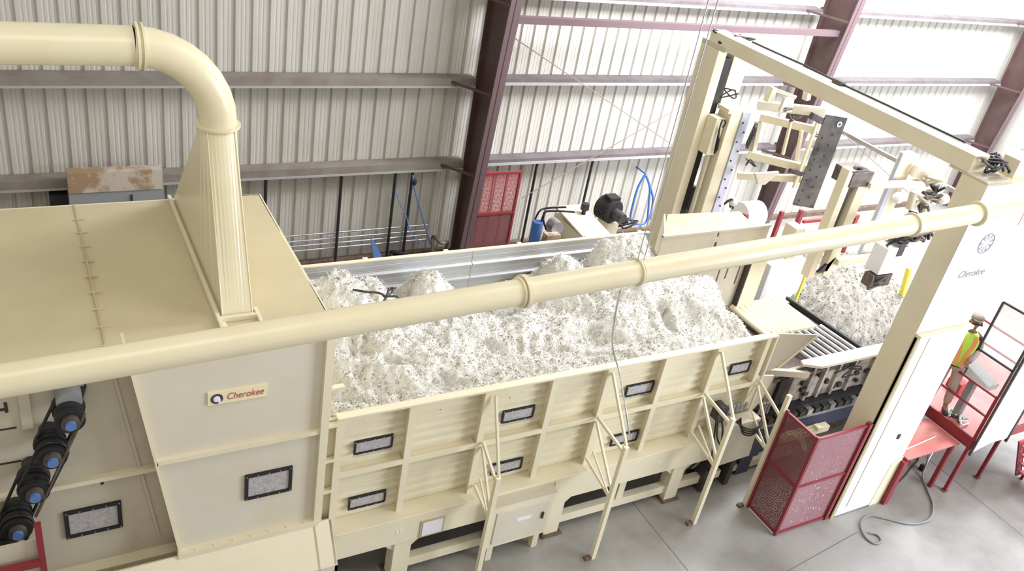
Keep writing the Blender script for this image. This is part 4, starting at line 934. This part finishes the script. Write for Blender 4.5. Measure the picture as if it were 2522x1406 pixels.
# hoses on the floor
pts = [at(2290,1103,'Z',.5), at(2283,1140,'Z',.2), at(2272,1175,'Z',.02)] + [at(x, y, 'Z', .018) for x, y in ((2285,1208),(2298,1245),(2288,1280),(2240,1290),(2180,1277),(2140,1270),(2120,1288),(2128,1318),(2152,1338),(2170,1332),(2160,1317),(2140,1312))]
tag(MB().tube(smoothpath(pts, 7), .017, 7).build('floor_hose', 'grey'), 'grey hose snaking over the floor and ending in a small loop', 'hose')
pts = [at(x, y, 'Z', .018) for x, y in ((2045,1252),(2100,1240),(2170,1222),(2215,1185),(2245,1150),(2262,1130),(2250,1108),(2225,1095))]
tag(MB().tube(smoothpath(pts, 6), .014, 6).build('floor_hose', 'black'), 'black cable running along the foot of the near press column to the red table', 'cable')
# ================================================================== person on the platform
def skin(name, V, E, m, parent, sub=2, root=0, label=None):
    "one continuous surface grown round a skeleton: V = (x, y, z, r, r2)"
    me = bpy.data.meshes.new(name); org = Vector(parent['_o'])
    me.from_pydata([Vector(v[:3]) - org for v in V], E, []); o = bpy.data.objects.new(name, me); C.objects.link(o); o.parent = parent; o['_o'] = tuple(org)
    me.materials.append(M[m]); md = o.modifiers.new('skin', 'SKIN'); md.use_smooth_shade = True; md.use_x_symmetry = False
    if not me.skin_vertices:
        me.skin_vertices_add() if hasattr(me, 'skin_vertices_add') else None
    sv = me.skin_vertices[0].data
    for i, v in enumerate(V): sv[i].radius = (v[3], v[4] if len(v) > 4 else v[3]); sv[i].use_root = (i == root)
    sb = o.modifiers.new('sub', 'SUBSURF'); sb.levels = sub; sb.render_levels = sub
    if label: o['label'] = label
    return o
M['skin'] = mat('skin', (.30, .165, .11), .5); M['shirt'] = mat('dark_shirt', (.035, .02, .03), .8)
M['vest'] = mat('lime_vest', (.50, .72, .09), .6); M['orange'] = mat('orange_band', (.85, .32, .10), .5)
M['khaki'] = mat('khaki_cloth', (.42, .33, .27), .85, dirt=(.34, .26, .2), dscale=8); M['capm'] = mat('cap_cloth', (.30, .26, .22), .8); M['mauvesleeve'] = mat('patterned_cloth', (.42, .30, .42), .8)
PX, PY_, PZ = 14.44*SC, 6.93*SC, DZ*SC
t = thing('person', (14.47, 6.93, DZ), 'person in a lime vest with orange band, khaki trousers and cap standing on the platform', 'person')
a0 = R(-46)
def W(x, y, z, *r):    # local metres, facing -Y, turned a little towards the press
    c, s = math.cos(a0), math.sin(a0); return (PX + (x*c - y*s)*1.04 - .035*z, PY_ + (x*s + y*c)*1.04, PZ + z*1.04) + r
body = [W(0,0,.92,.12,.10), W(0,0,1.10,.115,.09), W(0,-.01,1.28,.135,.10), W(0,-.01,1.42,.10,.08), W(0,-.02,1.50,.062,.062), W(0,-.04,1.56,.055,.06), W(0,-.05,1.63,.088,.10), W(0,-.045,1.70,.075,.085),
  W(.17,0,1.40,.055,.055), W(.235,.02,1.15,.042,.042), W(.13,-.16,1.02,.034,.034), W(.07,-.21,1.0,.028,.024),
  W(-.17,0,1.40,.055,.055), W(-.24,.02,1.14,.042,.042), W(-.22,-.14,.94,.034,.034), W(-.21,-.20,.90,.028,.024),
  W(.09,0,.86,.085,.085), W(.13,-.02,.48,.055,.06), W(.17,.03,.09,.038,.042), W(.18,-.10,.045,.03,.035),
  W(-.09,0,.86,.085,.085), W(-.10,-.03,.48,.055,.06), W(-.10,.02,.09,.038,.042), W(-.11,-.11,.045,.03,.035)]
E = [(0,1),(1,2),(2,3),(3,4),(4,5),(5,6),(6,7),(2,8),(8,9),(9,10),(10,11),(2,12),(12,13),(13,14),(14,15),(0,16),(16,17),(17,18),(18,19),(0,20),(20,21),(21,22),(22,23)]
skin('body', body, E, 'skin', t)
sh = [W(0,0,.98,.135,.115), W(0,0,1.12,.13,.11), W(0,-.01,1.28,.15,.115), W(0,-.01,1.42,.115,.09), W(0,-.015,1.475,.06,.06), W(.17,0,1.40,.072,.07), W(.22,.015,1.22,.06,.06), W(.235,.02,1.14,.055,.055), W(-.17,0,1.40,.072,.07), W(-.225,.015,1.22,.06,.06), W(-.24,.02,1.13,.055,.055)]
skin('shirt', sh, [(0,1),(1,2),(2,3),(3,4),(2,5),(5,6),(6,7),(2,8),(8,9),(9,10)], 'shirt', t)
skin('sleeve', [W(.235,.02,1.17,.058,.058), W(.19,-.06,1.10,.05,.05), W(.13,-.16,1.03,.042,.042)], [(0,1),(1,2)], 'mauvesleeve', t)
skin('trousers', [W(0,0,.97,.145,.12), W(.09,0,.85,.10,.10), W(.13,-.02,.48,.075,.078), W(.17,.03,.13,.062,.064), W(-.09,0,.85,.10,.10), W(-.10,-.03,.48,.075,.078), W(-.10,.02,.13,.062,.064)], [(0,1),(1,2),(2,3),(0,4),(4,5),(5,6)], 'khaki', t)
def loft(name, rings, m, parent, n=24, close=True, label=None):
    "rings: (z, cx, cy, rx, ry) in the local frame; elliptical cloth tube"
    mb = MB(); v = []
    for (z, cx, cy, rx, ry) in rings:
        for k in range(n):
            a = 2*math.pi*k/n; v.append(Vector(W(cx + rx*math.cos(a), cy + ry*math.sin(a), z))/SC)
    f = [(i*n+k, i*n+(k+1) % n, (i+1)*n+(k+1) % n, (i+1)*n+k) for i in range(len(rings)-1) for k in range(n)]
    mb.add(v, f, True); o = mb.build(name, m, parent); s = o.modifiers.new('thick', 'SOLIDIFY'); s.thickness = .008
    if label: o['label'] = label
    return o
vest = loft('safety_vest', [(.90,0,0,.185,.155),(1.0,0,0,.178,.15),(1.12,0,0,.172,.145),(1.26,0,-.01,.185,.15),(1.36,0,-.01,.18,.14),(1.43,0,-.01,.14,.11),(1.47,0,-.01,.095,.085)], 'vest', t)
def wrap(name, m, zs, off, halfw, parent):
    mb = MB(); v = []; n = 2
    for z, rx, ry, xc in zs:
        for k in range(5):
            x = xc + halfw*(k/2 - 1); yy = -ry*math.sqrt(max(.02, 1-(x/rx)**2)) - off
            v.append(Vector(W(x, yy-.0, z))/SC)
    f = [(i*5+k, i*5+k+1, (i+1)*5+k+1, (i+1)*5+k) for i in range(len(zs)-1) for k in range(4)]
    mb.add(v, f, True); return mb.build(name, m, parent)
wrap('orange_band', 'orange', [(.92,.185,.155,.05),(1.05,.176,.15,.06),(1.15,.172,.147,.07),(1.27,.185,.155,.09),(1.37,.18,.145,.10),(1.43,.15,.115,.09)], .008, .035, vest)
wrap('orange_band', 'orange', [(.92,.185,.155,-.05),(1.05,.176,.15,-.06),(1.15,.172,.147,-.07),(1.27,.185,.155,-.09),(1.37,.18,.145,-.10),(1.43,.15,.115,-.09)], .008, .035, vest)
cap = loft('cap', [(1.69,0,-.03,.093,.106),(1.72,0,-.035,.095,.108),(1.75,0,-.045,.082,.095),(1.775,0,-.045,.045,.055),(1.78,0,-.045,.005,.006)], 'capm', t)
MB().plate([Vector(W(x, y, 1.705-.10*abs(x)))/SC for x, y in ((-.07,-.12),(-.055,-.165),(0,-.185),(.055,-.165),(.07,-.12))], Vector((0,0,.012))).build('cap_brim', 'capm', cap)
for s in (-1, 1):
    MB().ball(Vector(W(.03*s,-.146,1.645))/SC, .013, n=8, m=6).build('eye', 'black', t)
    MB().ball(Vector(W(.082*s,-.05,1.625))/SC, .03, .5, 1, 1.3, n=8, m=6).build('ear', 'skin', t)
MB().ball(Vector(W(0,-.158,1.615))/SC, .022, .8, 1.1, 1.3, n=8, m=6).build('nose', 'skin', t)
MB().ball(Vector(W(0,-.148,1.58))/SC, .024, 1.2, .5, .3, n=8, m=6).build('mouth', 'signred', t)
MB().bar(Vector(W(-.075,-.150,1.648))/SC, Vector(W(.075,-.150,1.648))/SC, .006, .022).build('sunglasses', 'black', t)
def hand(p, d, side, name='hand'):
    "palm with four bent fingers and a thumb, grown as thin skinned chains"
    p = Vector(p); d = Vector(d).normalized(); up = Vector((0,0,1)); sd = d.cross(up).normalized()*side
    V = [tuple(p)+(.026,.018), tuple(p+d*.05)+(.032,.016), tuple(p+d*.085)+(.03,.014)]; E = [(0,1),(1,2)]
    for k, L in enumerate((.062,.072,.068,.052)):
        b = p+d*.085+sd*(.026-.0175*k); n = len(V); V += [tuple(b+d*L*.5-up*.006)+(.0085,.0085), tuple(b+d*L*.85-up*.028)+(.0075,.0075)]; E += [(2,n),(n,n+1)]
    n = len(V); b = p+d*.03+sd*.03; V += [tuple(b)+(.011,.011), tuple(b+d*.03+sd*.016-up*.01)+(.009,.009)]; E += [(1,n),(n,n+1)]
    return skin(name, V, E, 'skin', t, sub=1)
hand(W(.07,-.21,1.0), Vector((-1,-.3,-.1)), -1); hand(W(-.21,-.20,.90), Vector((.1,-1,-.2)), 1)
for s, x0 in ((1, .175), (-1, -.105)):
    o = skin('shoe', [W(x0,.06,.045,.05,.045), W(x0,-.03,.045,.05,.045), W(x0+.005,-.12,.035,.048,.034), W(x0+.005,-.16,.03,.035,.026)], [(0,1),(1,2),(2,3)], 'black', t)
# ================================================================== things along the back wall, behind the bin
t = thing('mesh_door', (9.5, 15.6, 0), 'red framed mesh door leaning by the foot of the first maroon column', 'door')
x0, x1, z1, zm, y = 8.99, 10.03, 2.33, 1.30, 15.6
for (a, b) in (((x0, y, .02), (x0, y, z1)), ((x1, y, .02), (x1, y, z1)), ((x0, y, z1), (x1, y, z1)), ((x0, y, zm), (x1, y, zm)), ((x0, y, .05), (x1, y, .05))):
    MB().bar(a, b, .05, .05).build('frame_bar', 'red', t)
MB().box((x0, y, zm), (x1, y+.005, z1)).build('upper_mesh', 'redmesh2', t)
MB().box((x0, y, .05), (x1, y+.006, zm)).build('lower_sheet', 'redmesh', t)
for x in (x0+.36, x0+.70): MB().box((x-.01, y+.01, .05), (x+.01, y+.03, z1)).build('stay', 'red', t)
# hydraulic power unit
t = thing('power_unit', (10.9, 13.8, 0), 'cream hydraulic power unit tank with a sloping lid behind the bin', 'tank')
px0, px1, py0, py1 = 10.42, 11.08, 13.15, 14.5
MB().box((px0, py0, .2), (px1, py1, 1.80)).build('tank_body', 'cream', t, bevel=.01)
MB().plate([(px0-.03, py0-.03, 1.80), (px0-.03, py1, 1.93), (px1+.03, py1, 1.93), (px1+.03, py0-.03, 1.80)][::-1], (0, 0, .05)).build('lid', 'cream', t, bevel=.006)
MB().box((px0-.02, py0+.1, 1.45), (px0, py0+1.2, 1.5)).build('side_rib', 'creamgrey', t)
MB().tube([(10.9, 14.1, 1.94), (10.9, 14.1, 2.04), (10.9, 14.1, 2.06), (10.9, 14.1, 2.20)], .05, 14, rs=[.05, .05, .10, .09]).build('breather_cap', 'black', t)
for x in (px0+.08, px1-.08):
    MB().box((x-.04, py0+.05, 0), (x+.04, py0+.15, .2)).build('leg', 'cream', t); MB().box((x-.04, py1-.15, 0), (x+.04, py1-.05, .2)).build('leg', 'cream', t)
t = thing('electric_motor', (11.6, 14, 0), 'black electric motor with cooling fins standing right of the cream power unit', 'motor')
c = at(1505, 517, 'Y', 14.0)
mb = MB().tube([(c.x-.10, 14.25, c.z), (c.x+.0, 13.85, c.z)], .26, 20)
mb.build('body', 'black', t)
for k in range(10): MB().ring((c.x-.09+.01*k, 14.23-.04*k, c.z), (.1,-.4,0), .25, .285, .012, 20).build('fin', 'darkmetal', t)
MB().box((c.x-.15, 13.9, c.z+.2), (c.x+.12, 14.15, c.z+.34)).build('terminal_box', 'black', t)
MB().cyl((c.x+.0, 13.85, c.z), (c.x+.06, 13.6, c.z-.04), .13, 16).build('pump', 'darkmetal', t)
MB().box((c.x-.3, 13.6, 0), (c.x+.3, 14.4, .2)).box((c.x-.15, 13.8, .2), (c.x+.15, 14.2, c.z-.24)).build('pedestal', 'creamgrey', t)
for k in range(3):
    tag(MB().box((c.x-.45+.02*k, 13.0+.2*k, 0), (c.x-.40+.02*k, 13.06+.2*k, 1.45-.1*k)).build('upright_fitting', 'creamface'), 'small pale upright between the power unit tank and the black motor', 'bracket', 'pale uprights by the black motor')
for k, (a, b, c_) in enumerate((((1318,540),(1345,513),(1395,510)), ((1330,560),(1350,520),(1415,522)), ((1345,565),(1338,535),(1342,520)))):
    tag(MB().tube(smoothpath([at(*a,'Y',13.6), at((a[0]+b[0])/2-3,(a[1]+b[1])/2-6,'Y',13.6), at(*b,'Y',13.6), at(*c_,'Y',13.4)], 6), .022, 7).build('power_hose', 'black'), 'black hose arching from the left into the cream power unit', 'hose', 'black hoses arching into the power unit')
for k in range(3):
    tag(MB().tube(scribble(at(1545-8*k,548,'Y',13.9), 8, .3, .15, .12, 90+k), .02, 6).build('motor_hose', 'black'), 'black hose tangled beside the electric motor', 'hose', 'hoses tangled beside the motor')
c = at(1322, 558, 'Y', 13.6); d = at(1365, 555, 'Y', 13.6)
tag(MB().cyl((c.x, 13.6, 0), (c.x, 13.6, c.z+.12), .11, 12).build('blue_pump', 'blue'), 'blue pump body left of the cream power unit', 'pump')
tag(MB().cyl((d.x, 13.45, d.z), (d.x, 13.7, d.z), .15, 18).box((d.x-.1, 13.5, 0), (d.x+.1, 13.7, d.z)).build('steel_filter', 'steel'), 'round steel filter head left of the cream power unit', 'filter')
tag(MB().box((c.x+.12, 13.3, 0), (c.x+.45, 13.5, c.z-.08)).build('orange_valve', 'wood'), 'orange brown block below the hoses left of the power unit', 'block')
# blue hoses hung on the wall
pts = [at(x, y, 'Y', 15.9) for x, y in ((1590,428),(1572,460),(1560,500),(1553,540),(1570,552),(1592,545),(1598,500),(1600,460),(1590,430),(1598,450),(1608,490),(1600,540))]
tag(MB().tube(smoothpath(pts, 6), .03, 7).cyl(pts[0], pts[0]+Vector((0, .42, 0)), .02, 8).build('blue_hose', 'blue'), 'coil of blue hose hung on the wall right of the motor', 'hose')
pts = [at(x, y, 'Y', 15.9) for x, y in ((1017,432),(1020,462),(1032,505),(1045,550),(1060,602))]
tag(MB().tube(smoothpath(pts, 6), .018, 6).build('blue_strap', 'hub'), 'thin blue strap hanging to the floor left of the first column', 'strap')
pts = [at(x, y, 'Y', 15.8) for x, y in ((975,470),(985,500),(1000,530),(1010,570),(1030,590),(1045,607))]
tag(MB().tube(smoothpath(pts, 6), .012, 6).build('blue_strap', 'hub'), 'second, thinner blue strap crossing the two black wall pipes', 'strap')
tag(MB().ball(at(1021,448,'Y',15.9), .05, 1, 1, 1.8).build('strap_hook', 'black'), 'black hook at the top of the blue strap', 'hook')
def heap(px, Y, n, rx, ry, rz, m, nm, lb, cat, seed, r_=.03):
    c = at(px[0], px[1], 'Y', Y)
    return tag(MB().tube(scribble((c.x, Y, rz+.03), n, rx, ry, rz, seed), r_, 7).build(nm, m), lb, cat)
heap((925,603), 15.5, 12, .35, .25, .12, 'darkmetal', 'hose_heap', 'dark heap of hose on the floor behind the bin, below the blue oddment', 'hose', 71, .04)
heap((1010,590), 15.6, 14, .5, .25, .2, 'black', 'hose_heap', 'black heap of hose on the floor between the black wall pipes', 'hose', 72, .05)
heap((1080,570), 15.7, 10, .35, .2, .35, 'brownmetal', 'hose_heap', 'brown hose slung against the foot of the first column', 'hose', 73, .04)
a = at(908,592,'Y',15.4); b = at(925,612,'Y',15.3)
tag(MB().plate([at(914,588,'Y',15.4), at(926,600,'Y',15.4), at(944,640,'Y',15.4), at(921,640,'Y',15.4)], (0,.04,0)).build('blue_oddment', 'hub'), 'small blue pointed blade-like oddment sticking up behind the bin rim', 'oddment')  # unidentified blue piece, shaped like a fan blade
tag(MB().box((b.x-.3, 15.2, 0), (b.x+.0, 15.4, .28)).build('white_scrap', 'label'), 'small pale scrap on the floor beside the blue oddment', 'scrap')
